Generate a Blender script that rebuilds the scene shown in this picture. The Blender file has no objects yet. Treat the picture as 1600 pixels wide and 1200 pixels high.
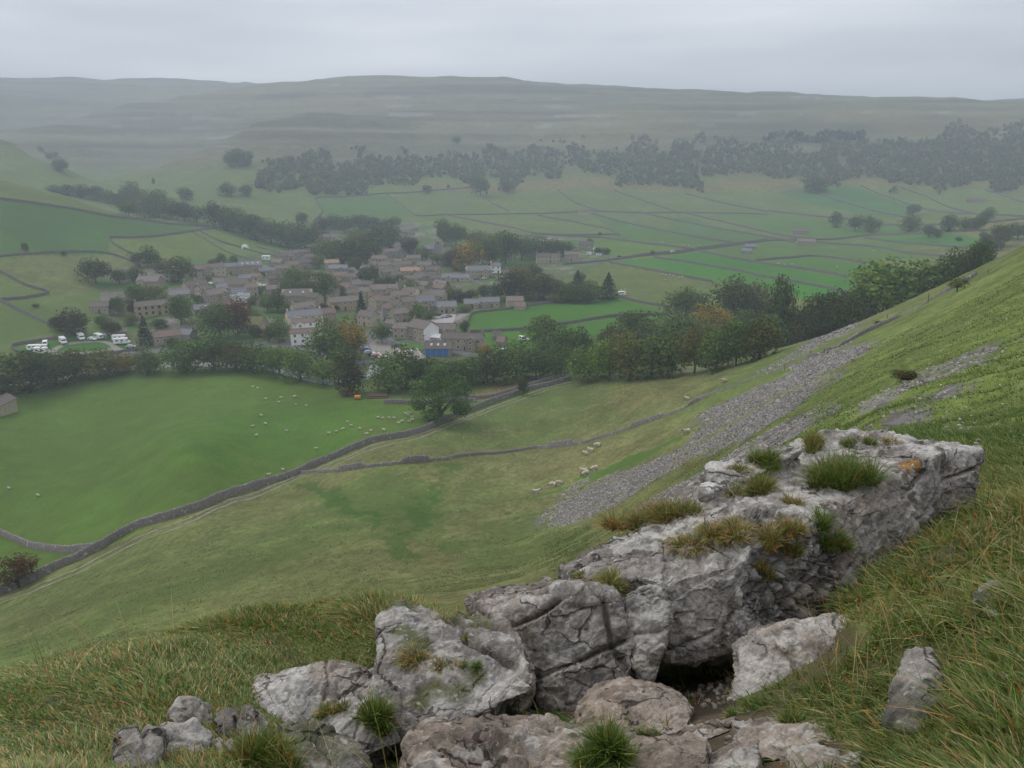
import bpy, bmesh, math, random
import numpy as np
from mathutils import Vector, Matrix, Euler
random.seed(7); RNG=np.random.RandomState(7)
S=bpy.context.scene; COL=S.collection
# ---------------------------------------------------------------- camera
EYE=85.0; FPX=1256.0; PITCH=math.radians(16.0)
cam=bpy.data.cameras.new('camera'); cam.lens=FPX/1600*36; cam.sensor_width=36
cam.clip_start=0.05; cam.clip_end=20000
co=bpy.data.objects.new('camera',cam); COL.objects.link(co)
co.location=(0,0,EYE); co.rotation_euler=(math.pi/2-PITCH,0,0); S.camera=co
# ---------------------------------------------------------------- light
S.view_settings.view_transform='Standard'; S.view_settings.look='None'
S.view_settings.exposure=0.95; S.view_settings.gamma=1
SUN_EL=math.radians(52); SUN_ROT=math.radians(-60)
w=bpy.data.worlds.new('World'); S.world=w; w.use_nodes=True
nt=w.node_tree; nt.nodes.clear()
def wn(t,**k):
    n=nt.nodes.new(t)
    for a,b in k.items(): setattr(n,a,b)
    return n
sky=wn('ShaderNodeTexSky',sky_type='NISHITA',sun_disc=False,sun_elevation=SUN_EL,sun_rotation=SUN_ROT,dust_density=5,air_density=1)
hsv=wn('ShaderNodeHueSaturation'); hsv.inputs['Saturation'].default_value=0.12; hsv.inputs['Value'].default_value=1.0
# overcast: the blue sky is nearly hidden by an even sheet of soft grey cloud
tc=wn('ShaderNodeTexCoord'); mp=wn('ShaderNodeMapping'); mp.inputs['Scale'].default_value=(1.3,1.3,9)
nz=wn('ShaderNodeTexNoise'); nz.inputs['Scale'].default_value=1.5; nz.inputs['Detail'].default_value=5; nz.inputs['Roughness'].default_value=.45
cr=wn('ShaderNodeValToRGB'); cr.color_ramp.elements[0].position=.34; cr.color_ramp.elements[0].color=(3.1,3.28,3.7,1)
cr.color_ramp.elements[1].position=.66; cr.color_ramp.elements[1].color=(5.5,5.6,5.9,1)
mx=wn('ShaderNodeMix',data_type='RGBA'); mx.inputs[0].default_value=.88
bg=wn('ShaderNodeBackground'); bg.inputs['Strength'].default_value=0.115
wo=wn('ShaderNodeOutputWorld'); L=nt.links.new
L(tc.outputs['Generated'],mp.inputs[0]); L(mp.outputs[0],nz.inputs['Vector']); L(nz.outputs['Fac'],cr.inputs[0])
L(sky.outputs[0],hsv.inputs['Color']); L(hsv.outputs[0],mx.inputs[6]); L(cr.outputs[0],mx.inputs[7])
L(mx.outputs[2],bg.inputs[0]); L(bg.outputs[0],wo.inputs[0])
sl=bpy.data.lights.new('sun','SUN'); sl.energy=0.7; sl.angle=math.radians(25); sl.color=(1,.96,.9)
so=bpy.data.objects.new('sun',sl); COL.objects.link(so)
so.rotation_euler=(math.radians(90)-SUN_EL,0,-SUN_ROT+math.pi)
so.location=(0,0,500)
C_=S.cycles; C_.volume_bounces=2; C_.max_bounces=6; C_.diffuse_bounces=3; C_.transparent_max_bounces=8
C_.volume_step_rate=4; C_.use_denoising=True

# ---------------------------------------------------------------- numpy noise
def _h(ix,iy,iz,seed):
    n=(ix*73856093)^(iy*19349663)^(iz*83492791)^(seed*2654435)
    n=(n^(n>>13))*1274126177; n&=0x7fffffff
    n=(n^(n>>15))*668265263; n&=0x7fffffff
    n^=n>>11
    return (n&0xffff)/65535.0
def vn(p,seed=0):
    p=np.asarray(p,dtype=np.float64); i=np.floor(p).astype(np.int64); f=p-i; f=f*f*f*(f*(f*6-15)+10)
    x,y,z=i[:,0],i[:,1],i[:,2]; r=0
    for dx in (0,1):
        wx=f[:,0] if dx else 1-f[:,0]
        for dy in (0,1):
            wy=f[:,1] if dy else 1-f[:,1]
            for dz in (0,1):
                wz=f[:,2] if dz else 1-f[:,2]
                r=r+wx*wy*wz*_h(x+dx,y+dy,z+dz,seed)
    return r*2-1
def vn2(x,y,seed=0):
    ix=np.floor(x).astype(np.int64); iy=np.floor(y).astype(np.int64); fx=x-ix; fy=y-iy
    fx=fx*fx*(3-2*fx); fy=fy*fy*(3-2*fy)
    a=_h(ix,iy,0*ix,seed); b=_h(ix+1,iy,0*ix,seed); c=_h(ix,iy+1,0*ix,seed); d=_h(ix+1,iy+1,0*ix,seed)
    return ((a*(1-fx)+b*fx)*(1-fy)+(c*(1-fx)+d*fx)*fy)*2-1
def fbm(p,oct=4,seed=0,g=.5):
    a=1;r=0
    for o in range(oct): r=r+a*vn(p*2**o+o*17.3,seed+o); a*=g
    return r
def fbm2(x,y,oct=4,seed=0,g=.5):
    a=1;r=0
    for o in range(oct): r=r+a*vn2(x*2**o+o*17.3,y*2**o+o*5.1,seed+o); a*=g
    return r
def worley(p,seed=0):
    i=np.floor(p).astype(np.int64); f1=np.full(len(p),9.); f2=np.full(len(p),9.); idv=np.zeros(len(p))
    for dx in (-1,0,1):
        for dy in (-1,0,1):
            for dz in (-1,0,1):
                a=i[:,0]+dx;b=i[:,1]+dy;c=i[:,2]+dz
                q=np.stack([a+_h(a,b,c,seed),b+_h(a,b,c,seed+1),c+_h(a,b,c,seed+2)],1)
                d=np.sqrt(((p-q)**2).sum(1)); hh=_h(a,b,c,seed+3)
                m=d<f1; f2=np.where(m,f1,np.minimum(f2,d)); idv=np.where(m,hh,idv); f1=np.where(m,d,f1)
    return f1,f2,idv

# ---------------------------------------------------------------- pixel <-> world helpers (survey of the real terrain)
cp,sp=math.cos(PITCH),math.sin(PITCH)
def pdir(px,py):
    xc=(px-800)/FPX; yc=(600-py)/FPX
    return xc, cp+yc*sp, -sp+yc*cp
def az_tan(px,py):
    x,y,z=pdir(px,py); return math.atan2(x,y), z/math.hypot(x,y)
def project(P):
    P=np.atleast_2d(P); x=P[:,0]; y=P[:,1]; z=P[:,2]-EYE
    d=y*cp-z*sp; u=y*sp+z*cp
    return 800+FPX*x/d, 600-FPX*u/d, d
# terrain survey: column -> (range, row) pairs
CT={
-60:[(1,1400),(2.3,1205),(2.9,1140),(3.6,1085),(8,1130),(20,1110),(50,1085),(75,1065),(110,1000),(155,952),(200,850),(273,700),(355,600),(412,550),(455,505),(505,455),(560,405),(640,352),(710,305),(790,270),(900,290),(1200,255),(1380,212),(1600,232),(2000,190),(2500,150),(3000,125),(3600,124),(4800,145)],
0:[(1,1400),(2.3,1200),(2.9,1130),(3.6,1078),(8,1135),(20,1105),(50,1080),(75,1060),(110,995),(158,935),(197,850),(273,700),(355,600),(412,550),(455,500),(505,450),(560,400),(640,352),(710,310),(775,282),(900,300),(1150,255),(1330,217),(1550,240),(1750,232),(2050,205),(2300,212),(2700,170),(3200,128),(3600,123),(4800,145)],
100:[(1,1400),(2.3,1200),(2.95,1110),(3.7,1045),(8,1130),(20,1090),(50,1055),(75,1030),(110,960),(160,885),(205,800),(285,690),(380,570),(440,500),(520,445),(590,400),(665,360),(740,315),(770,305),(870,322),(1050,300),(1170,275),(1230,262),(1350,292),(1500,270),(1750,225),(1980,193),(2250,208),(2600,180),(3100,132),(3600,124),(4800,147)],
200:[(1,1400),(2.3,1200),(3.0,1090),(3.8,1015),(8,1120),(20,1075),(50,1030),(75,1000),(110,920),(163,838),(220,740),(300,645),(400,540),(475,482),(540,440),(620,400),(690,368),(735,347),(765,336),(850,347),(1000,322),(1180,300),(1330,268),(1500,284),(1680,262),(2000,210),(2400,164),(2700,178),(3050,142),(3500,126),(4800,150)],
300:[(200,705),(500,450),(650,400),(760,362),(830,348),(1000,318),(1120,296),(1300,260),(1440,232),(1620,252),(1820,235),(2200,180),(2550,147),(2800,152),(3300,127),(4800,152)],
400:[(1,1400),(2.3,1215),(3.2,1072),(4.2,965),(8,1090),(20,1020),(50,985),(78,950),(115,870),(182,772),(240,672),(330,580),(425,500),(525,450),(650,410),(780,380),(900,348),(1020,322),(1110,298),(1210,268),(1320,240),(1500,212),(1640,190),(1800,200),(2000,188),(2350,150),(2700,134),(3200,134),(4800,155)],
500:[(400,510),(700,398),(950,350),(1100,310),(1220,282),(1350,245),(1550,205),(1750,176),(1880,182),(2150,158),(2500,129),(3100,134),(4800,160)],
600:[(1,1400),(2.5,1212),(3.4,1095),(4.6,940),(8,1040),(20,975),(50,940),(82,905),(125,820),(160,765),(192,705),(243,645),(290,600),(345,550),(415,500),(520,450),(690,400),(960,350),(1150,308),(1290,280),(1430,240),(1650,200),(2000,160),(2300,135),(2550,122),(3200,134),(4800,165)],
800:[(1,1400),(2.4,1180),(2.8,1130),(3.3,1100),(4.3,1010),(8,1060),(20,960),(50,915),(88,880),(115,835),(145,785),(175,745),(210,700),(245,650),(290,600),(345,550),(415,500),(520,450),(690,400),(960,350),(1250,300),(1400,270),(1490,250),(1580,230),(1750,200),(1950,170),(2150,145),(2450,127),(3200,142),(4800,170)],
1000:[(1,1400),(2.3,1180),(3,1110),(3.6,1080),(5.5,985),(12,920),(25,880),(45,840),(75,800),(110,757),(145,718),(180,675),(210,640),(250,600),(278,578),(300,590),(350,543),(415,500),(520,450),(690,400),(980,350),(1250,300),(1340,278),(1480,240),(1700,200),(1950,170),(2200,149),(2500,137),(3200,153),(4800,180)],
1200:[(1,1400),(2.2,1180),(2.8,1095),(3.2,1062),(4.2,1005),(6.5,925),(12,820),(25,765),(45,715),(62,690),(85,660),(125,620),(165,590),(210,565),(262,549),(320,575),(380,535),(440,492),(525,450),(700,400),(980,350),(1250,300),(1350,275),(1480,240),(1700,200),(1950,172),(2250,150),(2500,145),(3200,165),(4800,190)],
1400:[(1,1400),(1.85,1215),(2.6,1040),(3.6,930),(4.4,872),(5.2,838),(8,755),(15,690),(30,640),(50,600),(80,562),(120,530),(180,500),(238,478),(320,500),(450,472),(560,430),(700,400),(1000,350),(1220,310),(1330,288),(1450,250),(1700,200),(1950,172),(2300,153),(3200,172),(4800,200)],
1600:[(1,1380),(1.75,1220),(2.3,1040),(3.2,900),(4.6,805),(7,790),(12,705),(18,655),(28,605),(42,556),(65,503),(100,452),(150,410),(205,385),(300,402),(450,425),(620,405),(850,350),(1100,320),(1360,292),(1480,250),(1750,200),(2000,175),(2400,156),(3200,175),(4800,205)],
1660:[(1,1370),(1.75,1210),(2.3,1030),(3.2,885),(4.6,790),(7,775),(12,685),(18,630),(28,580),(42,530),(65,475),(100,420),(150,378),(210,355),(300,375),(450,415),(620,400),(850,350),(1100,320),(1360,292),(1480,250),(1750,200),(2000,175),(2400,157),(3200,175),(4800,205)],
}
pts=[];val=[]
for c,rows in CT.items():
    for r,row in rows:
        a,t=az_tan(c,row); pts.append((a*2.6,math.log(r))); val.append(t+1.7/r)
pts=np.array(pts); val=np.array(val)
def tps(d2): return np.where(d2>0, .5*d2*np.log(np.maximum(d2,1e-12)),0)
n=len(pts); d2=((pts[:,None]-pts[None])**2).sum(2)
A=np.zeros((n+3,n+3)); A[:n,:n]=tps(d2)+np.eye(n)*2e-4; A[:n,n]=1;A[:n,n+1:]=pts; A[n,:n]=1;A[n+1:,:n]=pts.T
W=np.linalg.solve(A,np.concatenate([val,[0,0,0]]))
def Traw(a,u):
    q=np.stack([a*2.6,u],1); out=W[n]+q@W[n+1:]
    for s in range(0,len(q),20000):
        dd=((q[s:s+20000,None]-pts[None])**2).sum(2); out[s:s+20000]+=tps(dd)@W[:n]
    return out
AZLIM=(az_tan(-60,800)[0],az_tan(1660,800)[0])
# smooth coarse table, then dense grid
ca=np.linspace(-.64,.64,150); cu=np.linspace(math.log(.6),math.log(5200),420)
CA,CU=np.meshgrid(ca,cu,indexing='ij')
TT=(Traw(CA.ravel().clip(*AZLIM),CU.ravel())).reshape(CA.shape)
def Tf(a,u):
    x=((np.clip(a,-.64,.64)+.64)/1.28*(len(ca)-1)); y=(u-cu[0])/(cu[-1]-cu[0])*(len(cu)-1)
    x=np.clip(x,0,len(ca)-1.001); y=np.clip(y,0,len(cu)-1.001); i=x.astype(int); j=y.astype(int); fx=x-i; fy=y-j
    return (TT[i,j]*(1-fx)+TT[i+1,j]*fx)*(1-fy)+(TT[i,j+1]*(1-fx)+TT[i+1,j+1]*fx)*fy
def sst(a,b,x):
    t=np.clip((x-a)/(b-a),0,1); return t*t*(3-2*t)
def hill_mask(x,y):
    # 1 on the rough hillside we stand on, 0 on the valley floor
    s=-.78*x+.62*y   # metres down the slope
    return 1-sst(150,175,s)
def height(x,y):
    x=np.asarray(x,float); y=np.asarray(y,float); r=np.hypot(x,y); r=np.maximum(r,.6); a=np.arctan2(x,y)
    z=EYE+r*Tf(a,np.log(r))-1.7
    # real relief: tussocks and humps, bigger with distance from the path
    hm=hill_mask(x,y)*sst(5,20,r)
    t=x*.62+y*.78; s=-.78*x+.62*y
    z=z+hm*(.22*fbm2(s*.22,t*.16,4,3)+.10*fbm2(s*1.1,t*.6,3,9)*sst(200,60,r))
    z=z+sst(2,6,r)*sst(9,6,r)*.05*fbm2(x*1.4,y*1.4,3,5)
    m=sst(1000,1300,r)*sst(50,90,z)
    z=z+m*(7*fbm2(x*.006,y*.006,4,21)); per=24.
    z=z-m*per/(2*math.pi)*(.55+.3*fbm2(x*.003,y*.003,2,22))*np.sin(2*math.pi*z/per+2*fbm2(x*.0015,y*.0015,3,23))
    z=z+sst(180,300,r)*(1-m)*sst(1200,700,r)*.5*fbm2(x*.012,y*.012,3,31)
    return z
US=np.log(np.concatenate([np.linspace(.7,8,150),np.exp(np.linspace(math.log(8.02),math.log(4800),760))]))
RS=np.exp(US)
def at(px,py,rmin=5.5,rmax=5000):
    """where the sight line through a photo point first meets the ground"""
    a,t=az_tan(px,py); m=(RS>rmin)&(RS<rmax); r=RS[m]; x=r*math.sin(a); y=r*math.cos(a); z=height(x,y)
    e=(z-EYE)/r-t; k=np.argmax(e>0)
    if e[k]<=0: k=int(np.argmax(e)); return Vector((x[k],y[k],z[k]))
    if k==0: return Vector((x[0],y[0],z[0]))
    f=-e[k-1]/(e[k]-e[k-1]); rr=r[k-1]+(r[k]-r[k-1])*f
    X=rr*math.sin(a);Y=rr*math.cos(a); return Vector((X,Y,float(height([X],[Y])[0])))
def gz(x,y): return float(height([x],[y])[0])
def atr(px,py,r):
    """point on the sight line at horizontal range r"""
    a,t=az_tan(px,py); return Vector((r*math.sin(a),r*math.cos(a),EYE+t*r))
def pxm(P): return float(project(P)[2][0])/FPX   # metres per photo pixel there

# ---------------------------------------------------------------- objects
def new_mesh(name,V,F,mats=(),smooth=False,mi=None,cols=None,colname='col'):
    me=bpy.data.meshes.new(name); V=np.asarray(V,dtype=np.float32)
    if isinstance(F,np.ndarray):
        k=F.shape[1]; nf=len(F); me.vertices.add(len(V)); me.vertices.foreach_set('co',V.ravel())
        me.loops.add(nf*k); me.loops.foreach_set('vertex_index',F.astype(np.int32).ravel())
        me.polygons.add(nf); me.polygons.foreach_set('loop_start',np.arange(nf,dtype=np.int32)*k)
        me.polygons.foreach_set('loop_total',np.full(nf,k,dtype=np.int32)); me.update(calc_edges=True)
    else:
        me.from_pydata([tuple(map(float,v)) for v in V],[],F); me.update()
    for m in mats: me.materials.append(m)
    if mi is not None: me.polygons.foreach_set('material_index',np.asarray(mi,dtype=np.int32))
    if smooth: me.polygons.foreach_set('use_smooth',np.ones(len(me.polygons),dtype=bool))
    if cols is not None:
        at_=me.color_attributes.new(colname,'FLOAT_COLOR','POINT')
        c=np.ones((len(V),4),dtype=np.float32); c[:,:cols.shape[1]]=cols; at_.data.foreach_set('color',c.ravel())
    return me
def link(name,data,parent=None,label=None,cat=None,group=None,kind=None,loc=None):
    o=bpy.data.objects.new(name,data); COL.objects.link(o)
    if parent: o.parent=parent
    if label: o['label']=label
    if cat: o['category']=cat
    if group: o['group']=group
    if kind: o['kind']=kind
    if loc is not None: o.location=loc
    return o
def thing(name,label,cat,loc=(0,0,0),rz=0,group=None):
    o=link(name,None,None,label,cat,group,None,loc); o.rotation_euler=(0,0,rz); o.empty_display_size=.5; return o
class MB:
    def __init__(s): s.v=[];s.f=[];s.m=[]
    def add(s,V,F,mi=0):
        b=len(s.v); s.v+= [tuple(p) for p in V]; s.f+=[[b+i for i in f] for f in F]; s.m+=[mi]*len(F); return s
    def box(s,x0,x1,y0,y1,z0,z1,mi=0,taper=0):
        t=taper
        V=[(x0,y0,z0),(x1,y0,z0),(x1,y1,z0),(x0,y1,z0),(x0+t,y0+t,z1),(x1-t,y0+t,z1),(x1-t,y1-t,z1),(x0+t,y1-t,z1)]
        return s.add(V,[[3,2,1,0],[4,5,6,7],[0,1,5,4],[1,2,6,5],[2,3,7,6],[3,0,4,7]],mi)
    def tube(s,P,R,k=6,mi=0,cap=True):
        P=[Vector(p) for p in P]; rings=[]
        for i,p in enumerate(P):
            d=(P[min(i+1,len(P)-1)]-P[max(i-1,0)]).normalized(); u=d.orthogonal().normalized(); v=d.cross(u)
            if i>0:
                u=(u0-d*u0.dot(d)).normalized(); v=d.cross(u)
            u0=u
            rings.append([p+u*R[i]*math.cos(2*math.pi*j/k)+v*R[i]*math.sin(2*math.pi*j/k) for j in range(k)])
        V=[q for r_ in rings for q in r_]; F=[]
        for i in range(len(P)-1):
            for j in range(k): F.append([i*k+j,i*k+(j+1)%k,(i+1)*k+(j+1)%k,(i+1)*k+j])
        if cap: F.append(list(range(k))[::-1]); F.append([(len(P)-1)*k+j for j in range(k)])
        return s.add(V,F,mi)
    def mesh(s,name,mats,smooth=False): return new_mesh(name,s.v,s.f,mats,smooth,s.m)
# ---------------------------------------------------------------- materials
MAT={}
def mat(name,col=(.5,.5,.5),rough=.85,var=.15,scale=2.,bump=0.,bscale=8.,attr=None,rnd=0.,spec=.3,metal=0,coords='Object',detail=4,col2=None,c2scale=.5,c2pos=.55,c2w=.1):
    if name in MAT: return MAT[name]
    m=bpy.data.materials.new(name); m.use_nodes=True; t=m.node_tree; b=t.nodes['Principled BSDF']; N=t.nodes.new; K=t.links.new
    b.inputs['Roughness'].default_value=rough; b.inputs['Specular IOR Level'].default_value=spec; b.inputs['Metallic'].default_value=metal
    tcn=N('ShaderNodeTexCoord')
    if attr: src=N('ShaderNodeAttribute'); src.attribute_name=attr; c=src.outputs['Color']
    else: src=N('ShaderNodeRGB'); src.outputs[0].default_value=(*col,1); c=src.outputs[0]
    if col2:
        n2=N('ShaderNodeTexNoise'); n2.inputs['Scale'].default_value=c2scale; n2.inputs['Detail'].default_value=6; K(tcn.outputs[coords],n2.inputs['Vector'])
        mr=N('ShaderNodeMapRange'); mr.inputs[1].default_value=c2pos-c2w; mr.inputs[2].default_value=c2pos+c2w; K(n2.outputs['Fac'],mr.inputs[0])
        mm=N('ShaderNodeMix'); mm.data_type='RGBA'; K(mr.outputs[0],mm.inputs[0]); K(c,mm.inputs[6]); mm.inputs[7].default_value=(*col2,1); c=mm.outputs[2]
    if var>0:
        nz=N('ShaderNodeTexNoise'); nz.inputs['Scale'].default_value=scale; nz.inputs['Detail'].default_value=detail; nz.inputs['Roughness'].default_value=.65
        K(tcn.outputs[coords],nz.inputs['Vector'])
        mr=N('ShaderNodeMapRange'); mr.inputs[1].default_value=.25; mr.inputs[2].default_value=.75; mr.inputs[3].default_value=1-var; mr.inputs[4].default_value=1+var; mr.clamp=False
        K(nz.outputs['Fac'],mr.inputs[0]); vm=N('ShaderNodeVectorMath'); vm.operation='SCALE'; K(c,vm.inputs[0]); K(mr.outputs[0],vm.inputs['Scale']); c=vm.outputs[0]
    if rnd>0:
        oi=N('ShaderNodeObjectInfo'); mr=N('ShaderNodeMapRange'); mr.inputs[3].default_value=1-rnd; mr.inputs[4].default_value=1+rnd
        K(oi.outputs['Random'],mr.inputs[0]); vm=N('ShaderNodeVectorMath'); vm.operation='SCALE'; K(c,vm.inputs[0]); K(mr.outputs[0],vm.inputs['Scale']); c=vm.outputs[0]
    K(c,b.inputs['Base Color'])
    if bump>0:
        bz=N('ShaderNodeTexNoise'); bz.inputs['Scale'].default_value=bscale; bz.inputs['Detail'].default_value=6; bz.inputs['Roughness'].default_value=.6
        K(tcn.outputs[coords],bz.inputs['Vector']); bn=N('ShaderNodeBump'); bn.inputs['Strength'].default_value=min(1,bump); bn.inputs['Distance'].default_value=.6/bscale
        K(bz.outputs['Fac'],bn.inputs['Height']); K(bn.outputs[0],b.inputs['Normal'])
    MAT[name]=m; return m
def poly_in(x,y,P):
    P=np.asarray(P); ins=np.zeros(len(x),bool); j=len(P)-1
    for i in range(len(P)):
        xi,yi=P[i];xj,yj=P[j]
        c=((yi>y)!=(yj>y))&(x<(xj-xi)*(y-yi)/(yj-yi+1e-12)+xi); ins^=c; j=i
    return ins
# ================================================================ GROUND
az=np.concatenate([np.linspace(-1.9,-.66,60,endpoint=False),np.linspace(-.66,.66,1000),np.linspace(.66,1.9,61)[1:]])
GX=np.outer(np.sin(az),RS); GY=np.outer(np.cos(az),RS); gx=GX.ravel(); gy=GY.ravel()
gzv=height(gx,gy); na,nr=GX.shape; rr=np.hypot(gx,gy)
P3=np.stack([gx,gy,gzv],1)
def wpoly(pp): return [tuple(at(*q)[:2]) for q in pp]
def rgb(*c): return np.array(c,float)
col=np.zeros((len(gx),3)); scree=np.zeros(len(gx)); 
hm=hill_mask(gx,gy)
# base colours by land type (real-world albedos)
lush=rgb(.080,.132,.024); pasture=rgb(.100,.138,.040); rough=rgb(.142,.145,.055); rough_g=rgb(.098,.130,.038); moor=rgb(.115,.112,.062)
col[:]=pasture
m=sst(1150,1350,rr)*sst(40,75,gzv)
col=col*(1-m[:,None])+moor*m[:,None]
t_=gx*.62+gy*.78; s_=-.78*gx+.62*gy
mixn=np.clip(.5+.75*fbm2(s_*.028,t_*.011,4,40),0,1)
hc=rough*mixn[:,None]+rough_g*(1-mixn[:,None])
rt=sst(.1,.4,np.arctan2(gx,gy))[:,None]*sst(250,120,rr)[:,None]; hc=hc*(1-rt*.6)+rgb(.105,.15,.030)*rt*.7
col=col*(1-hm[:,None])+hc*hm[:,None]
def paint(pp,c,amt=1.,soft=0):
    W_=wpoly(pp); xs=[p[0] for p in W_]; ys=[p[1] for p in W_]
    sel=(gx>min(xs)-2)&(gx<max(xs)+2)&(gy>min(ys)-2)&(gy<max(ys)+2); idx=np.where(sel)[0]
    nx=gx[idx];ny=gy[idx]
    if soft: nx=nx+soft*fbm2(nx/soft*.7,ny/soft*.7,3,60); ny=ny+soft*fbm2(nx/soft*.7+9,ny/soft*.7,3,61)
    ii=idx[poly_in(nx,ny,W_)]; col[ii]=col[ii]*(1-amt)+np.array(c)*amt; return ii
BIGFIELD=[(0,930),(150,858),(300,797),(400,758),(470,733),(640,676),(745,640),(870,598),(760,624),(600,630),(520,605),(430,582),(360,577),(200,588),(40,620),(-60,650),(-60,960)]
PAINT=[
 (BIGFIELD,lush,1,0),
 ([(0,640),(230,590),(420,590),(480,640),(250,700),(0,690)],(.088,.15,.032),.55,18),
 ([(250,690),(460,630),(640,650),(500,700),(330,720)],(.05,.135,.014),.7,12),
 ([(60,760),(330,720),(420,740),(200,800),(60,820)],(.075,.15,.022),.6,10),
 ([(715,622),(780,600),(850,590),(885,592),(850,603),(790,618),(730,628)],(.17,.14,.06),1,0), # hay coloured
 ([(717,492),(850,476),(960,466),(1045,488),(1040,494),(900,503),(850,508),(745,518)],(.055,.145,.018),1,0),
 ([(750,522),(850,512),(960,498),(1045,496),(1000,520),(850,545),(770,545)],(.06,.15,.02),1,0),
 ([(0,540),(40,530),(110,520),(100,500),(60,470),(0,470)],(.085,.125,.032),1,0),
 ([(0,400),(200,398),(300,420),(300,440),(150,450),(75,458),(0,425)],(.115,.135,.045),1,10),
 ([(170,372),(330,357),(430,402),(300,425),(200,405)],(.10,.14,.035),1,0),
 ([(0,312),(190,340),(330,355),(250,368),(170,372),(170,397),(0,400)],(.055,.108,.027),1,0),
 ([(0,282),(200,335),(190,338),(0,310)],(.10,.13,.04),1,0),
 ([(335,358),(440,380),(440,392),(400,395)],(.09,.15,.03),1,0),
 # valley floor strips
 ([(850,372),(940,373),(1060,388),(1085,392),(1000,400),(950,405),(880,385)],(.09,.15,.03),1,0),
 ([(880,410),(950,412),(1110,442),(1040,462),(960,462),(900,440)],(.10,.13,.035),1,0),
 ([(960,408),(1020,404),(1110,414),(1200,434),(1170,445),(1110,438)],(.05,.15,.018),1,0),
 ([(1040,402),(1090,393),(1200,413),(1340,435),(1330,455),(1200,432),(1080,408)],(.048,.145,.02),1,0),
 ([(1090,390),(1200,378),(1370,378),(1490,402),(1370,412),(1270,400),(1200,405),(1140,402)],(.08,.135,.032),1,0),
 ([(1200,408),(1270,402),(1370,414),(1430,425),(1340,433),(1270,422)],(.06,.14,.022),1,0),
 ([(1200,432),(1340,455),(1300,475),(1180,450)],(.045,.16,.018),1,0),
 ([(1370,370),(1480,364),(1555,376),(1555,388),(1500,387),(1380,380)],(.05,.14,.026),1,0),
 ([(1060,333),(1200,372),(1200,375),(1100,384),(1040,360)],(.07,.125,.035),1,0),
 ([(1130,334),(1200,337),(1400,352),(1500,362),(1300,372),(1200,362)],(.075,.14,.033),1,0),
 ([(925,335),(1000,350),(1090,373),(1145,381),(1100,386),(1000,378),(940,370),(970,366)],(.07,.13,.03),1,0),
 ([(1350,292),(1600,320),(1600,342),(1480,330)],(.10,.15,.045),1,0),
 ([(1210,300),(1340,290),(1440,326),(1400,340),(1270,320)],(.06,.13,.035),1,0),
 ([(490,312),(600,305),(650,336),(520,345)],(.07,.13,.035),1,0),
 ([(640,345),(740,345),(700,372),(640,365)],(.10,.155,.035),1,0),
 ([(700,338),(800,348),(830,362),(750,352)],(.14,.13,.055),.8,0),
 # bracken and bent on the far slope
 ([(620,285),(900,275),(1100,285),(1300,270),(1600,285),(1600,300),(1350,290),(1100,300),(900,295),(700,300)],(.15,.125,.055),.8,14),
 ([(1120,268),(1200,265),(1200,285),(1120,285)],(.16,.10,.06),.7,8),
 # hillside colour patches
 ([(520,748),(640,740),(660,790),(620,830),(540,820),(480,760)],(.06,.11,.022),.8,10),
 ([(476,748),(500,750),(548,788),(612,812),(604,828),(530,802)],(.045,.095,.018),.75,3),
 ([(600,870),(625,822),(640,800),(700,722),(716,722),(668,800),(652,840),(640,880)],(.05,.10,.02),.7,3),
 ([(600,830),(700,730),(760,720),(700,800),(680,860),(620,870)],(.055,.11,.022),.6,8),
 ([(720,700),(850,670),(1000,640),(1100,600),(1000,610),(850,650),(740,680)],(.14,.12,.045),.5,7),
 ([(760,650),(1100,585),(1050,600),(900,630),(800,665)],(.05,.125,.018),.6,7),
 ([(600,690),(900,640),(1000,650),(820,690),(700,706)],(.05,.12,.02),.6,7),
 ([(640,735),(900,705),(1000,680),(1100,640),(1000,720),(850,740),(700,770)],(.17,.15,.06),.55,6),
 ([(700,830),(830,790),(900,800),(900,850),(750,890)],(.05,.115,.018),.7,6),
 ([(820,780),(1000,700),(1080,680),(900,760)],(.06,.13,.018),.8,4),
]
for k_,(pp,c,a_,s) in enumerate(PAINT): paint(pp,c,a_*(.5 if a_ in (.8,.5,.6,.55,.7) and s in(6,7,8,10,12,18) else 1),s)
GARDEN=[(150,430),(230,410),(330,405),(440,390),(520,355),(640,345),(700,360),(900,370),(960,405),(880,440),(970,455),(740,480),(720,515),(780,560),(560,600),(380,560),(240,560),(170,540)]
gi=paint(GARDEN,(.09,.105,.05),.75,0)
nn=fbm2(gx[gi]*.07,gy[gi]*.07,3,77); col[gi]=np.where((nn>.35)[:,None],rgb(.06,.13,.03),np.where((nn<-.35)[:,None],rgb(.16,.15,.13),col[gi]))
# campsite
paint([(20,545),(95,532),(170,525),(215,540),(230,553),(120,560),(45,560)],(.05,.13,.025),1,0)
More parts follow.
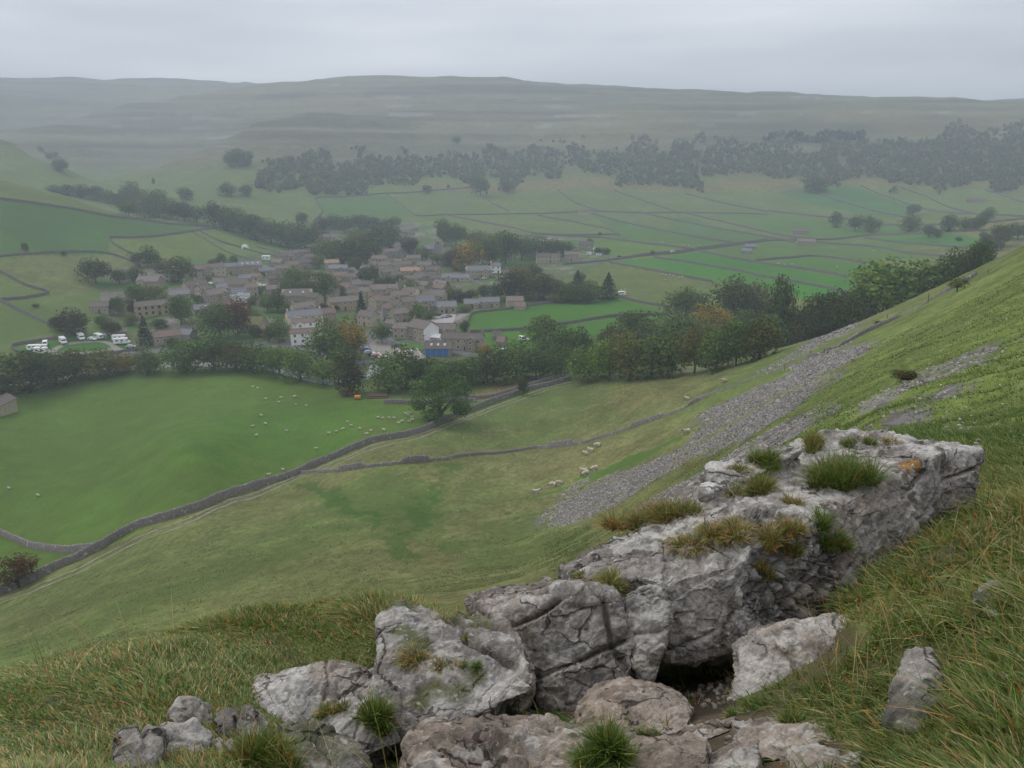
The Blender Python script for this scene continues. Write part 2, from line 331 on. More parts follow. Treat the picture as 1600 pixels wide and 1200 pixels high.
# scree: loose limestone on the slope
SCREE=[
 [(845,808),(880,772),(905,768),(960,738),(1080,693),(1092,660),(1135,638),(1200,603),(1290,556),(1350,539),(1357,546),(1310,580),(1262,618),(1240,640),(1178,680),(1100,712),(1020,752),(960,792),(900,818),(862,826)],
 [(985,800),(1100,735),(1200,672),(1270,643),(1276,652),(1262,672),(1190,705),(1100,760),(1000,815)],
 [(1325,645),(1375,612),(1430,585),(1480,565),(1530,545),(1562,533),(1558,550),(1500,585),(1440,600),(1380,630),(1340,652)],
 [(1450,618),(1500,598),(1510,606),(1465,630)],[(1370,655),(1400,641),(1430,648),(1420,668),(1380,672)],[(1475,672),(1505,655),(1515,668),(1490,690)],
 [(1085,650),(1140,625),(1190,600),(1200,604),(1150,640),(1100,662)],
 [(1180,583),(1240,552),(1330,507),(1340,510),(1270,548),(1215,575)],[(870,772),(930,735),(925,748),(885,778)],
 [(1230,572),(1300,545),(1340,528),(1300,552),(1240,580)],
]
for pp in SCREE[:]:
    W_=wpoly(pp); xs=[p[0] for p in W_]; ys=[p[1] for p in W_]
    idx=np.where((gx>min(xs)-6)&(gx<max(xs)+6)&(gy>min(ys)-6)&(gy<max(ys)+6)&(rr>8))[0]
    q=rr[idx]*.010
    nx=gx[idx]+q*fbm2(gx[idx]/q/1.5,gy[idx]/q/1.5,3,70); ny=gy[idx]+q*fbm2(gx[idx]/q/1.5+7,gy[idx]/q/1.5,3,71)
    fr=np.zeros(len(idx))
    for k_ in range(5): w__=q*(1+1.3*k_); fr+=poly_in(gx[idx]+w__*fbm2(gx[idx]/q/2.5+k_*3,gy[idx]/q/2.5,3,70+k_),gy[idx]+w__*fbm2(gx[idx]/q/2.5+7,gy[idx]/q/2.5+k_,3,71+k_),W_)/5
    ok_=fr>0; ii=idx[ok_]; scree[ii]=np.maximum(scree[ii],np.clip((.95+.42*fbm2(s_[ii]*.05,t_[ii]*.25,4,73))*(.35+.75*fr[ok_]),.2,1))
# limestone scars on the far hills
az_=np.arctan2(gx,gy)
far=(rr>1250)&(gzv>95)
sc=sst(.35,.6,fbm2(az_*30,gzv*.03,3,80))*sst(.0,.6,np.sin(2*math.pi*gzv/24.+2.2))*sst(.1,.5,fbm2(az_*6,gzv*.01,2,84)+.3)
col=np.where(far[:,None],col*(1-.55*sc[:,None])+rgb(.24,.235,.225)*.55*sc[:,None],col)
bnd=sst(-.7,.7,fbm2(az_*4,gzv*.11,3,85)); col=np.where(far[:,None],col*(.66+.60*bnd[:,None]),col)
yel=sst(.1,.6,fbm2(gx*.004,gy*.004,4,86)); col=np.where(far[:,None],col*(1-.35*yel[:,None])+rgb(.20,.17,.07)*.35*yel[:,None],col)
# field-scale mottling
mo=fbm2(gx*.03,gy*.03,4,90); col=col*(1+.10*mo[:,None]); mo=fbm2(gx*.2,gy*.2,3,91)*sst(500,200,rr); col=col*(1+.10*mo[:,None])
# near ground under the grass: peaty soil
nr_=sst(11,5,rr)[:,None]; soiln=sst(-.65,-.1,fbm2(gx*2.5,gy*2.5,3,95))[:,None]
col=col*(1-nr_)+nr_*(rgb(.075,.066,.034)*(1-soiln)+rgb(.11,.125,.04)*soiln)
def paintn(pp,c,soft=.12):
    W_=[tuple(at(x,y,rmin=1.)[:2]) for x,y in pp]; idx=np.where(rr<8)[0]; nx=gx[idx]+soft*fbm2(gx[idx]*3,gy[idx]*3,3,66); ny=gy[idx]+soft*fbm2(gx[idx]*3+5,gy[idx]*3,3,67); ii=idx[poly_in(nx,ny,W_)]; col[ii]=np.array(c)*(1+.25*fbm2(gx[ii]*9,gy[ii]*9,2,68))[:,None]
paintn([(640,1260),(660,1165),(760,1105),(880,1095),(1000,1045),(1150,1040),(1150,1110),(1230,1118),(1330,1150),(1350,1190),(1350,1260)],(.085,.066,.045))
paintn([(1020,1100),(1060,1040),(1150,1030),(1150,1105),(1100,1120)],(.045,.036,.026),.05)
paintn([(705,1145),(760,1112),(860,1075),(895,1125),(800,1140)],(.05,.085,.018),.05)
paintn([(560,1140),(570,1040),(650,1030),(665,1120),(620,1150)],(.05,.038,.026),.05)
cols=np.concatenate([np.clip(col,0,1),scree[:,None]],1)
I=(np.arange(na-1)[:,None]*nr+np.arange(nr-1)[None]).ravel()
F=np.stack([I,I+1,I+nr+1,I+nr],1)[:,::-1]
gm=bpy.data.materials.new('turf'); gm.use_nodes=True; t=gm.node_tree; b=t.nodes['Principled BSDF']; N=t.nodes.new; K=t.links.new
b.inputs['Roughness'].default_value=.95; b.inputs['Specular IOR Level'].default_value=.1
tcn=N('ShaderNodeTexCoord'); at_=N('ShaderNodeAttribute'); at_.attribute_name='col'
def gnoise(scale,det,rough_=.6,st=None):
    n_=N('ShaderNodeTexNoise'); n_.inputs['Scale'].default_value=scale; n_.inputs['Detail'].default_value=det; n_.inputs['Roughness'].default_value=rough_
    if st:
        mp_=N('ShaderNodeMapping'); mp_.inputs['Rotation'].default_value=(0,0,st[0]); mp_.inputs['Scale'].default_value=st[1]; K(tcn.outputs['Object'],mp_.inputs[0]); K(mp_.outputs[0],n_.inputs['Vector'])
    else: K(tcn.outputs['Object'],n_.inputs['Vector'])
    return n_
def scaleby(c,nout,lo,hi,a=.3,b_=.7):
    mr=N('ShaderNodeMapRange'); mr.inputs[1].default_value=a; mr.inputs[2].default_value=b_; mr.inputs[3].default_value=lo; mr.inputs[4].default_value=hi
    K(nout,mr.inputs[0]); vm=N('ShaderNodeVectorMath'); vm.operation='SCALE'; K(c,vm.inputs[0]); K(mr.outputs[0],vm.inputs['Scale']); return vm.outputs[0]
n1=gnoise(.9,8,.7,(-.67,(1,.45,1))); n2=gnoise(.12,6,.65,(-.67,(1,.5,1))); n3=gnoise(9,8,.75)
c=scaleby(at_.outputs['Color'],n1.outputs['Fac'],.60,1.40); c=scaleby(c,n2.outputs['Fac'],.72,1.28); c=scaleby(c,n3.outputs['Fac'],.85,1.15)
cl_=scaleby(at_.outputs['Color'],n1.outputs['Fac'],.86,1.14); cl_=scaleby(cl_,n2.outputs['Fac'],.93,1.07)
sx0=N('ShaderNodeSeparateColor'); K(at_.outputs['Color'],sx0.inputs[0]); r0=N('ShaderNodeMapRange'); r0.inputs[1].default_value=.090; r0.inputs[2].default_value=.112; K(sx0.outputs[0],r0.inputs[0])
m0=N('ShaderNodeMix'); m0.data_type='RGBA'; K(r0.outputs[0],m0.inputs[0]); K(cl_,m0.inputs[6]); K(c,m0.inputs[7]); c=m0.outputs[2]
# straw-coloured bent grass speckle
n4=gnoise(.35,8,.75,(-.67,(1.3,.5,1))); mr=N('ShaderNodeMapRange'); mr.inputs[1].default_value=.52; mr.inputs[2].default_value=.66; mr.inputs[4].default_value=.22; K(n4.outputs['Fac'],mr.inputs[0])
mm=N('ShaderNodeMix'); mm.data_type='RGBA'; K(mr.outputs[0],mm.inputs[0]); K(c,mm.inputs[6]); mm.inputs[7].default_value=(.18,.16,.07,1)
# only blend straw where base is already yellowish: red channel drives it
sx=N('ShaderNodeSeparateColor'); K(at_.outputs['Color'],sx.inputs[0]); mr2=N('ShaderNodeMapRange'); mr2.inputs[1].default_value=.075; mr2.inputs[2].default_value=.11; K(sx.outputs[0],mr2.inputs[0])
ml=N('ShaderNodeMath'); ml.operation='MULTIPLY'; K(mr.outputs[0],ml.inputs[0]); K(mr2.outputs[0],ml.inputs[1]); K(ml.outputs[0],mm.inputs[0])
c=mm.outputs[2]
# scree stones
vo=N('ShaderNodeTexVoronoi'); vo.inputs['Scale'].default_value=2.6; K(tcn.outputs['Object'],vo.inputs['Vector'])
sr=N('ShaderNodeValToRGB'); sr.color_ramp.elements[0].color=(.080,.073,.068,1); sr.color_ramp.elements[1].color=(.24,.222,.205,1)
sv=N('ShaderNodeSeparateColor'); K(vo.outputs['Color'],sv.inputs[0]); K(sv.outputs[0],sr.inputs[0])
sc2=scaleby(sr.outputs[0],n2.outputs['Fac'],.75,1.2)
mk=N('ShaderNodeMix'); mk.data_type='RGBA'
n5=gnoise(.5,8,.8); ad=N('ShaderNodeMath'); ad.operation='ADD'; K(at_.outputs['Alpha'],ad.inputs[0]); K(n5.outputs['Fac'],ad.inputs[1])
mr3=N('ShaderNodeMapRange'); mr3.inputs[1].default_value=1.0; mr3.inputs[2].default_value=1.45; K(ad.outputs[0],mr3.inputs[0])
mlt=N('ShaderNodeMath'); mlt.operation='MULTIPLY'; K(mr3.outputs[0],mlt.inputs[0]); 
gt=N('ShaderNodeMath'); gt.operation='GREATER_THAN'; gt.inputs[1].default_value=.02; K(at_.outputs['Alpha'],gt.inputs[0]); K(gt.outputs[0],mlt.inputs[1])
K(mlt.outputs[0],mk.inputs[0]); K(c,mk.inputs[6]); K(sc2,mk.inputs[7]); K(mk.outputs[2],b.inputs['Base Color'])
bn=N('ShaderNodeBump'); bn.inputs['Strength'].default_value=.7; bn.inputs['Distance'].default_value=.35; K(n1.outputs['Fac'],bn.inputs['Height'])
bn2=N('ShaderNodeBump'); bn2.inputs['Strength'].default_value=.4; bn2.inputs['Distance'].default_value=.04; K(n3.outputs['Fac'],bn2.inputs['Height']); K(bn.outputs[0],bn2.inputs['Normal']); K(bn2.outputs[0],b.inputs['Normal'])
gme=new_mesh('ground',P3,F,[gm],True,None,cols)
link('ground',gme,kind='structure')
# ---------------------------------------------------------------- haze (built once the ground is there)
def haze():
    z0=float(gzv.min())-1.; z1=float(gzv.max())+12.
    mb=MB(); mb.box(-5000,5000,-2300,5200,z0,z1)
    m=bpy.data.materials.new('haze_air'); m.use_nodes=True; t=m.node_tree; t.nodes.clear()
    v=t.nodes.new('ShaderNodeVolumePrincipled'); v.inputs['Color'].default_value=(.61,.69,.80,1); v.inputs['Density'].default_value=.00037; v.inputs['Anisotropy'].default_value=0.2
    o=t.nodes.new('ShaderNodeOutputMaterial'); t.links.new(v.outputs[0],o.inputs['Volume'])
    link('haze',mb.mesh('haze',[m]),kind='stuff',label='grey mist hanging in the whole valley air',cat='haze')
haze()
# ================================================================ LIMESTONE OUTCROP
def rockmat():
    m=bpy.data.materials.new('limestone'); m.use_nodes=True; t=m.node_tree; b=t.nodes['Principled BSDF']; N=t.nodes.new; K=t.links.new
    b.inputs['Roughness'].default_value=.92; b.inputs['Specular IOR Level'].default_value=.2
    tcn=N('ShaderNodeTexCoord'); a=N('ShaderNodeAttribute'); a.attribute_name='col'; c=a.outputs['Color']
    def nz(s,d,r=.65):
        n_=N('ShaderNodeTexNoise'); n_.inputs['Scale'].default_value=s; n_.inputs['Detail'].default_value=d; n_.inputs['Roughness'].default_value=r; K(tcn.outputs['Object'],n_.inputs['Vector']); return n_
    def sc(c,n_,lo,hi,p=.3,q=.7):
        mr=N('ShaderNodeMapRange'); mr.inputs[1].default_value=p; mr.inputs[2].default_value=q; mr.inputs[3].default_value=lo; mr.inputs[4].default_value=hi
        K(n_.outputs['Fac'],mr.inputs[0]); v=N('ShaderNodeVectorMath'); v.operation='SCALE'; K(c,v.inputs[0]); K(mr.outputs[0],v.inputs['Scale']); return v.outputs[0]
    n1=nz(14,8,.72); n2=nz(70,6,.7); c=sc(c,n1,.68,1.32); c=sc(c,n2,.72,1.28)
    # thin fissures along the tilted bedding, their inner shade painted into the colour
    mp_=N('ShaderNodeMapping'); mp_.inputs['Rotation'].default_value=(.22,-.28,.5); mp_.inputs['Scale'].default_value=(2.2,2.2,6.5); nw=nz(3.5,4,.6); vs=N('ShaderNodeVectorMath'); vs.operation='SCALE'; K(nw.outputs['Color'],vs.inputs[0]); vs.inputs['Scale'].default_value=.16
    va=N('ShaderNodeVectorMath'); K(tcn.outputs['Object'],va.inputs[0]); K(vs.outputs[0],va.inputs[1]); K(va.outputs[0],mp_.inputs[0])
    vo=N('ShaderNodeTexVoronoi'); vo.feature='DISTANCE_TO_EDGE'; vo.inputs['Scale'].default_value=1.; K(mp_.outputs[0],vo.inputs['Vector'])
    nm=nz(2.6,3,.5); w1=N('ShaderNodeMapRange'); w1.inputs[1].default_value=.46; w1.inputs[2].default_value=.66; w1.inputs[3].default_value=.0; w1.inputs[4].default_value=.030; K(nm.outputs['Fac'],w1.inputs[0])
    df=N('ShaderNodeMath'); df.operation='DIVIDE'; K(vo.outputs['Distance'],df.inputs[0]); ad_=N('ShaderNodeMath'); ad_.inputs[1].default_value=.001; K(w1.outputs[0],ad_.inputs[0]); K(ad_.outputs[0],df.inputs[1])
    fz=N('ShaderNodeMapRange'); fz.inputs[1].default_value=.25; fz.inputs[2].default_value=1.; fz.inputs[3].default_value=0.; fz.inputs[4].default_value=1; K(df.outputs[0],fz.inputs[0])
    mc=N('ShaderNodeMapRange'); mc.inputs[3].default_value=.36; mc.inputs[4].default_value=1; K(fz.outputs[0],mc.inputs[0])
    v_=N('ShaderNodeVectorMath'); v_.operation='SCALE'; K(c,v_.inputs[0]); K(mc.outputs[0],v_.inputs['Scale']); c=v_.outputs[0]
    # crusts of pale and black lichen, a few cm across
    n3=nz(26,5,.6); mr=N('ShaderNodeMapRange'); mr.inputs[1].default_value=.60; mr.inputs[2].default_value=.66; mr.inputs[4].default_value=.6; K(n3.outputs['Fac'],mr.inputs[0])
    mm=N('ShaderNodeMix'); mm.data_type='RGBA'; K(mr.outputs[0],mm.inputs[0]); K(c,mm.inputs[6]); mm.inputs[7].default_value=(.50,.49,.46,1); c=mm.outputs[2]
    n4=nz(33,5,.6); mr=N('ShaderNodeMapRange'); mr.inputs[1].default_value=.64; mr.inputs[2].default_value=.70; mr.inputs[4].default_value=.7; K(n4.outputs['Fac'],mr.inputs[0])
    mm=N('ShaderNodeMix'); mm.data_type='RGBA'; K(mr.outputs[0],mm.inputs[0]); K(c,mm.inputs[6]); mm.inputs[7].default_value=(.055,.052,.05,1); c=mm.outputs[2]
    K(c,b.inputs['Base Color'])
    b1=N('ShaderNodeBump'); b1.inputs['Strength'].default_value=.9; b1.inputs['Distance'].default_value=.02; K(n1.outputs['Fac'],b1.inputs['Height'])
    b2=N('ShaderNodeBump'); b2.inputs['Strength'].default_value=.8; b2.inputs['Distance'].default_value=.006; K(n2.outputs['Fac'],b2.inputs['Height']); K(b1.outputs[0],b2.inputs['Normal'])
    b0=N('ShaderNodeBump'); b0.inputs['Strength'].default_value=1; b0.inputs['Distance'].default_value=.02; K(fz.outputs[0],b0.inputs['Height']); K(b0.outputs[0],b1.inputs['Normal'])
    K(b2.outputs[0],b.inputs['Normal']); return m
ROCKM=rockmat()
def hull_bm(bm,P):
    vs=[bm.verts.new(p) for p in P]; r=bmesh.ops.convex_hull(bm,input=vs)
    dl=[e for e in set(r['geom_interior']+r['geom_unused']) if isinstance(e,bmesh.types.BMVert) and e.is_valid]
    if dl: bmesh.ops.delete(bm,geom=dl,context='VERTS')
def rk(out,rb,rt,depth,drop=.25,zd=0.):
    """points of a block whose visible outline is `out`; rb/rt: range at its foot/top"""
    y0=min(p[1] for p in out); y1=max(p[1] for p in out); P=[]
    for px,py in out:
        f=(py-y0)/(y1-y0); r=rt+(rb-rt)*f; q=atr(px,py,r); P.append(q)
        a=math.atan2(q.x,q.y); q2=q+Vector((math.sin(a),math.cos(a),0))*depth*(.35+.65*f)+Vector((0,0,-.08)); P.append(q2)
        if f>.6: P.append(q+Vector((0,0,-drop))); P.append(q2+Vector((0,0,-drop)))
    return P
BED=Vector((-.27,-.22,.94)).normalized()
def rock(name,label,hulls,vox=.014,amp=1.,seed=1,tone=(.26,.238,.212),white=1.,brown=0.,crack=1.,moss=0.,smooth=6,rubble=None,cat='rock',ledge=.012,orange=None,group=None):
    bm=bmesh.new()
    for h in hulls: 
        b2=bmesh.new(); hull_bm(b2,h); me=bpy.data.meshes.new('t'); b2.to_mesh(me); b2.free(); bm.from_mesh(me); bpy.data.meshes.remove(me)
    bmesh.ops.recalc_face_normals(bm,faces=bm.faces)
    me=bpy.data.meshes.new('t'); bm.to_mesh(me); bm.free(); o=bpy.data.objects.new('t',me); COL.objects.link(o)
    md=o.modifiers.new('r','REMESH'); md.mode='VOXEL'; md.voxel_size=vox
    if smooth: ms=o.modifiers.new('s','SMOOTH'); ms.factor=.5; ms.iterations=smooth
    dg=bpy.context.evaluated_depsgraph_get(); ev=bpy.data.meshes.new_from_object(o.evaluated_get(dg)); bpy.data.objects.remove(o); bpy.data.meshes.remove(me)
    n_=len(ev.vertices); V=np.empty(n_*3); ev.vertices.foreach_get('co',V); V=V.reshape(-1,3)
    Nn=np.empty(n_*3); ev.vertex_normals.foreach_get('vector',Nn); Nn=Nn.reshape(-1,3)
    s=seed*13.7
    q=V+s
    # broad dents and shoulders
    d=.032*fbm(q*1.7,3,seed)+.011*fbm(q*5,3,seed+5)
    f1,f2,idv=worley(q*np.array([3.2,3.2,5.])+.35*np.stack([fbm(q*3,2,51),fbm(q*3,2,52),fbm(q*3,2,53)],1),seed)
    d+=.035*(idv-.5)*sst(.0,.22,f2-f1)
    g1,g2,idw=worley(q*11+.4*fbm(q*8,2,54)[:,None],seed+7)
    d+=.017*(idw-.5)*sst(0,.12,g2-g1)-.005*sst(.10,.0,g2-g1)
    # bedding ledges and cracks
    bz=V@np.array(BED); bw=bz+.022*fbm(q*2.2,3,seed+11)
    per=.17; ph=(bw/per+.5*vn(q*.6,seed+12))%1.
    saw=ph-.5
    d+=ledge*saw*2*(.4+.6*sst(-.3,.3,vn(q*2.1,seed+13)))
    cm=sst(-.15,.25,vn(q*1.9,seed+14)); w_=.035
    d-=crack*.040*cm*np.exp(-((np.minimum(ph,1-ph))/.045)**2)
    # joints across the bedding
    jx=(V[:,0]*.83+V[:,1]*.5+.05*fbm(q*2.5,3,seed+16))/.46+.7*vn(q*.7,seed+15); jp=jx%1.
    d-=crack*.036*sst(0.,.35,vn(q*1.5,seed+17))*np.exp(-((np.minimum(jp,1-jp))/.020)**2)
    d+=.006*fbm(q*22,3,seed+18,.65)+.007*(.45-np.abs(vn(q*7.3,seed+41)))+.007*(.45-np.abs(vn(q*16,seed+42)))
    k1,k2,kd=worley(q*np.array([19,19,27.]),seed+44); d+=.012*(kd-.5)*sst(0,.3,k2-k1)*sst(-.3,.3,vn(q*1.4,seed+45))
    pit=sst(.42,.62,vn(q*17,seed+19))*sst(-.2,.4,vn(q*2.3,seed+20)); d-=.016*pit
    if rubble is not None:
        P_,R_=rubble; dist=np.linalg.norm(V-np.array(P_),axis=1); rm=sst(R_,R_*.75,dist+.15*fbm(q*3,2,seed+31))
        h1,h2,hd=worley(q*14,seed+33); h3,h4,hd2=worley(q*30,seed+34)
        d+=rm*(.055*(hd-.5)*sst(0,.3,h2-h1)+.02*(hd2-.5)-.03*sst(.15,0,h2-h1))
    V2=V+Nn*(d*amp)[:,None]
    ev.vertices.foreach_set('co',V2.astype(np.float32).ravel()); ev.update()
    ev.vertex_normals.foreach_get('vector',Nn.reshape(-1)) if False else None
    # colour: weathered grey-brown stone, crusts of white lichen where rain falls, rust and moss
    up=Nn[:,2]; base=np.array(tone)
    n1=fbm(q*1.6,4,seed+21)[:,None]; n2=fbm(q*6,4,seed+22)[:,None]
    c=base*(1+.16*n1+.16*n2)
    warm=sst(-.2,.6,fbm(q*2.7,3,seed+23))[:,None]; c=c*(1-.5*warm)+c*np.array([1.12,1.0,.88])*.5*warm
    if brown: c=c*(1-brown)+brown*np.array([.25,.195,.15])*(1+.3*n2)
    wl=sst(.10,.42,.75*fbm(q*3.4,3,seed+24)+.45*fbm(q*13,4,seed+29,.7)+.70*(up-.60))*white; wl=(wl*sst(.1,.7,up+.35))[:,None]
    c=c*(1-.62*wl)+np.array([.54,.52,.485])*.62*wl
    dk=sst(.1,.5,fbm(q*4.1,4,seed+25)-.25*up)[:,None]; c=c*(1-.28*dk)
    dk2=sst(.35,.5,fbm(q*11,3,seed+26))[:,None]; c=c*(1-.35*dk2)
    if moss: 
        ms_=(sst(.1,.45,fbm(q*4.3,3,seed+27)+.3*up-.25)*moss)[:,None]; c=c*(1-ms_)+np.array([.075,.085,.02])*ms_
    if rubble is not None: c=c*(1-.35*rm[:,None])*(1+.5*(hd-.5)[:,None]*rm[:,None])
    if orange:
        for P_,R_ in orange:
            e=V-np.array(P_); dist=np.sqrt(e[:,0]**2+e[:,1]**2+(e[:,2]*.5)**2); om=sst(R_,R_*.6,dist+.5*R_*fbm(q*14,3,8))[:,None]
            c=c*(1-om)+np.array([.27,.145,.04])*om
    A_=ev.color_attributes.new('col','FLOAT_COLOR','POINT'); cc=np.ones((n_,4),dtype=np.float32); cc[:,:3]=np.clip(c,.01,.9); A_.data.foreach_set('color',cc.ravel())
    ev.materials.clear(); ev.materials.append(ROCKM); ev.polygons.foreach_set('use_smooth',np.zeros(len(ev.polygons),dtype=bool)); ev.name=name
    return link(name,ev,label=label,cat=cat,group=group)
def shift(P,dr,dz):
    out=[]
    for q in P:
        a=math.atan2(q.x,q.y); out.append(q+Vector((math.sin(a)*dr,math.cos(a)*dr,dz)))
    return out
def A3(l): return [atr(*p) for p in l]
# -- the long main block
ft=A3([(1035,912,3.52),(1150,880,3.72),(1260,812,4.25),(1352,768,4.7),(1470,704,5.4)])
bk=A3([(955,852,4.25),(1020,800,4.55),(1100,745,4.9),(1190,698,5.25),(1330,668,5.8),(1430,684,5.95)])
bt=A3([(1048,1040,3.36),(1135,1030,3.46),(1180,985,3.66),(1300,955,4.05),(1395,868,4.6),(1470,810,5.2)])
HB=ft+bk+bt+shift(bk,-.1,-.55)+shift(bt[2:],.3,-.35)
ft2=A3([(905,905,3.62),(985,902,3.5),(1035,908,3.48)]); bk2=A3([(874,884,4.0),(900,872,4.1),(950,850,4.25),(1030,800,4.5)])
HA=ft2+bk2+A3([(1047,1040,3.38),(985,1000,3.5)])+shift(bk2,0,-.7)
RT=A3([(1440,688,5.75),(1478,700,5.45),(1528,706,5.6),(1500,700,5.9),(1520,745,5.5),(1518,790,5.4),(1470,806,5.25)]); HR=RT+shift(RT,.35,-.1)
SL=A3([(1100,800,4.1),(1150,785,4.2),(1225,790,4.25),(1255,805,4.2),(1245,830,4.02),(1190,862,3.85),(1120,878,3.72),(1090,850,3.85)]); SL=SL+shift(SL,.12,-.12)
SL2=A3([(1110,730,4.75),(1190,690,5.1),(1255,700,5.0),(1180,745,4.65),(1130,765,4.5),(1100,770,4.45)]); SL2=SL2+shift(SL2,0,-.15)
SL3=A3([(1120,790,4.15),(1165,778,4.3),(1210,790,4.2),(1180,812,4.05),(1140,812,4.05)]); SL3=SL3+shift(SL3,0,-.12)
main=rock('limestone_outcrop','long pale grey limestone block with grass tufts growing on its flat top',[HA,HB,HR,SL,SL2,SL3],vox=.0085,seed=3,
     rubble=(tuple(atr(1270,910,3.98)),.42),orange=[(tuple(atr(1424,732,5.12)),.095),(tuple(atr(1428,712,5.25)),.05)],tone=(.262,.238,.215),cat='rock outcrop')
B2=rk([(762,958),(812,985),(830,1030),(842,1072),(868,1110),(900,1130),(950,1105),(988,1066),(990,1000),(962,938),(905,925)],3.0,3.35,.5)+shift(A3([(728,928,3.7),(735,938,3.6),(790,905,3.85),(850,895,3.95),(880,905,3.85),(930,915,3.7)]),0,0)+shift(A3([(730,930,3.75),(850,895,3.95)]),0,-.5)
rock('split_boulder','squarish grey limestone boulder with slanting cracks across its face',[B2],vox=.008,seed=11,crack=1.5,tone=(.232,.212,.19),white=.8)
B3=rk([(968,932),(1005,915),(1036,908),(1046,955),(1038,1000),(1022,1048),(1000,1058),(992,1030),(986,985)],3.14,3.42,.45,drop=.05)
rock('wedge_boulder','narrow upright wedge of limestone jammed between two bigger blocks',[B3],vox=.008,seed=17,crack=.8,tone=(.27,.25,.225),white=.7)
B1=A3([(600,1000,3.15),(640,985,3.4),(690,966,3.5),(745,953,3.55),(798,966,3.2),(815,990,3.05),(834,1050,2.88),(832,1078,2.80),(770,1104,2.74),(705,1135,2.66),(640,1150,2.62),(580,1150,2.66),(575,1080,2.85)])
B1=B1+shift(B1,.35,-.35)
B1b=A3([(640,1060,2.85),(700,1130,2.70),(680,1145,2.66),(610,1168,2.58),(545,1190,2.5),(520,1150,2.62),(560,1100,2.72)]); B1b=B1b+shift(B1b,.3,-.35)
B1d=A3([(655,1045,2.95),(700,1120,2.72),(640,1165,2.6),(540,1195,2.5),(480,1185,2.55),(470,1130,2.75),(560,1070,2.95),(610,1040,3.05)]); B1d=B1d+shift(B1d,.3,-.4)
B1c=A3([(596,990,3.2),(594,965,3.34),(622,950,3.4),(655,944,3.46),(684,962,3.4),(690,985,3.2),(650,1000,3.1)]); B1c=B1c+shift(B1c,.25,-.2)
rock('mossy_boulder','low rounded limestone boulder with white lichen and brown moss',[B1,B1b,B1c,B1d],vox=.008,seed=23,moss=.8,tone=(.265,.24,.215),white=.75)
R5=rk([(1143,1100),(1150,1022),(1170,1000),(1200,978),(1245,970),(1285,985),(1300,1010),(1255,1050),(1235,1090),(1200,1110),(1160,1112)],2.95,3.3,.4)
R5b=A3([(1200,980,3.3),(1240,965,3.45),(1300,958,3.6),(1364,966,3.6),(1358,985,3.5),(1300,1015,3.3),(1255,1050,3.1),(1215,1010,3.15)]); R5b=R5b+shift(R5b,.2,-.25)
rock('leaning_boulder','pale boulder leaning toward the grass, below the long block',[R5,R5b],vox=.008,seed=29,tone=(.28,.255,.23),white=.7)
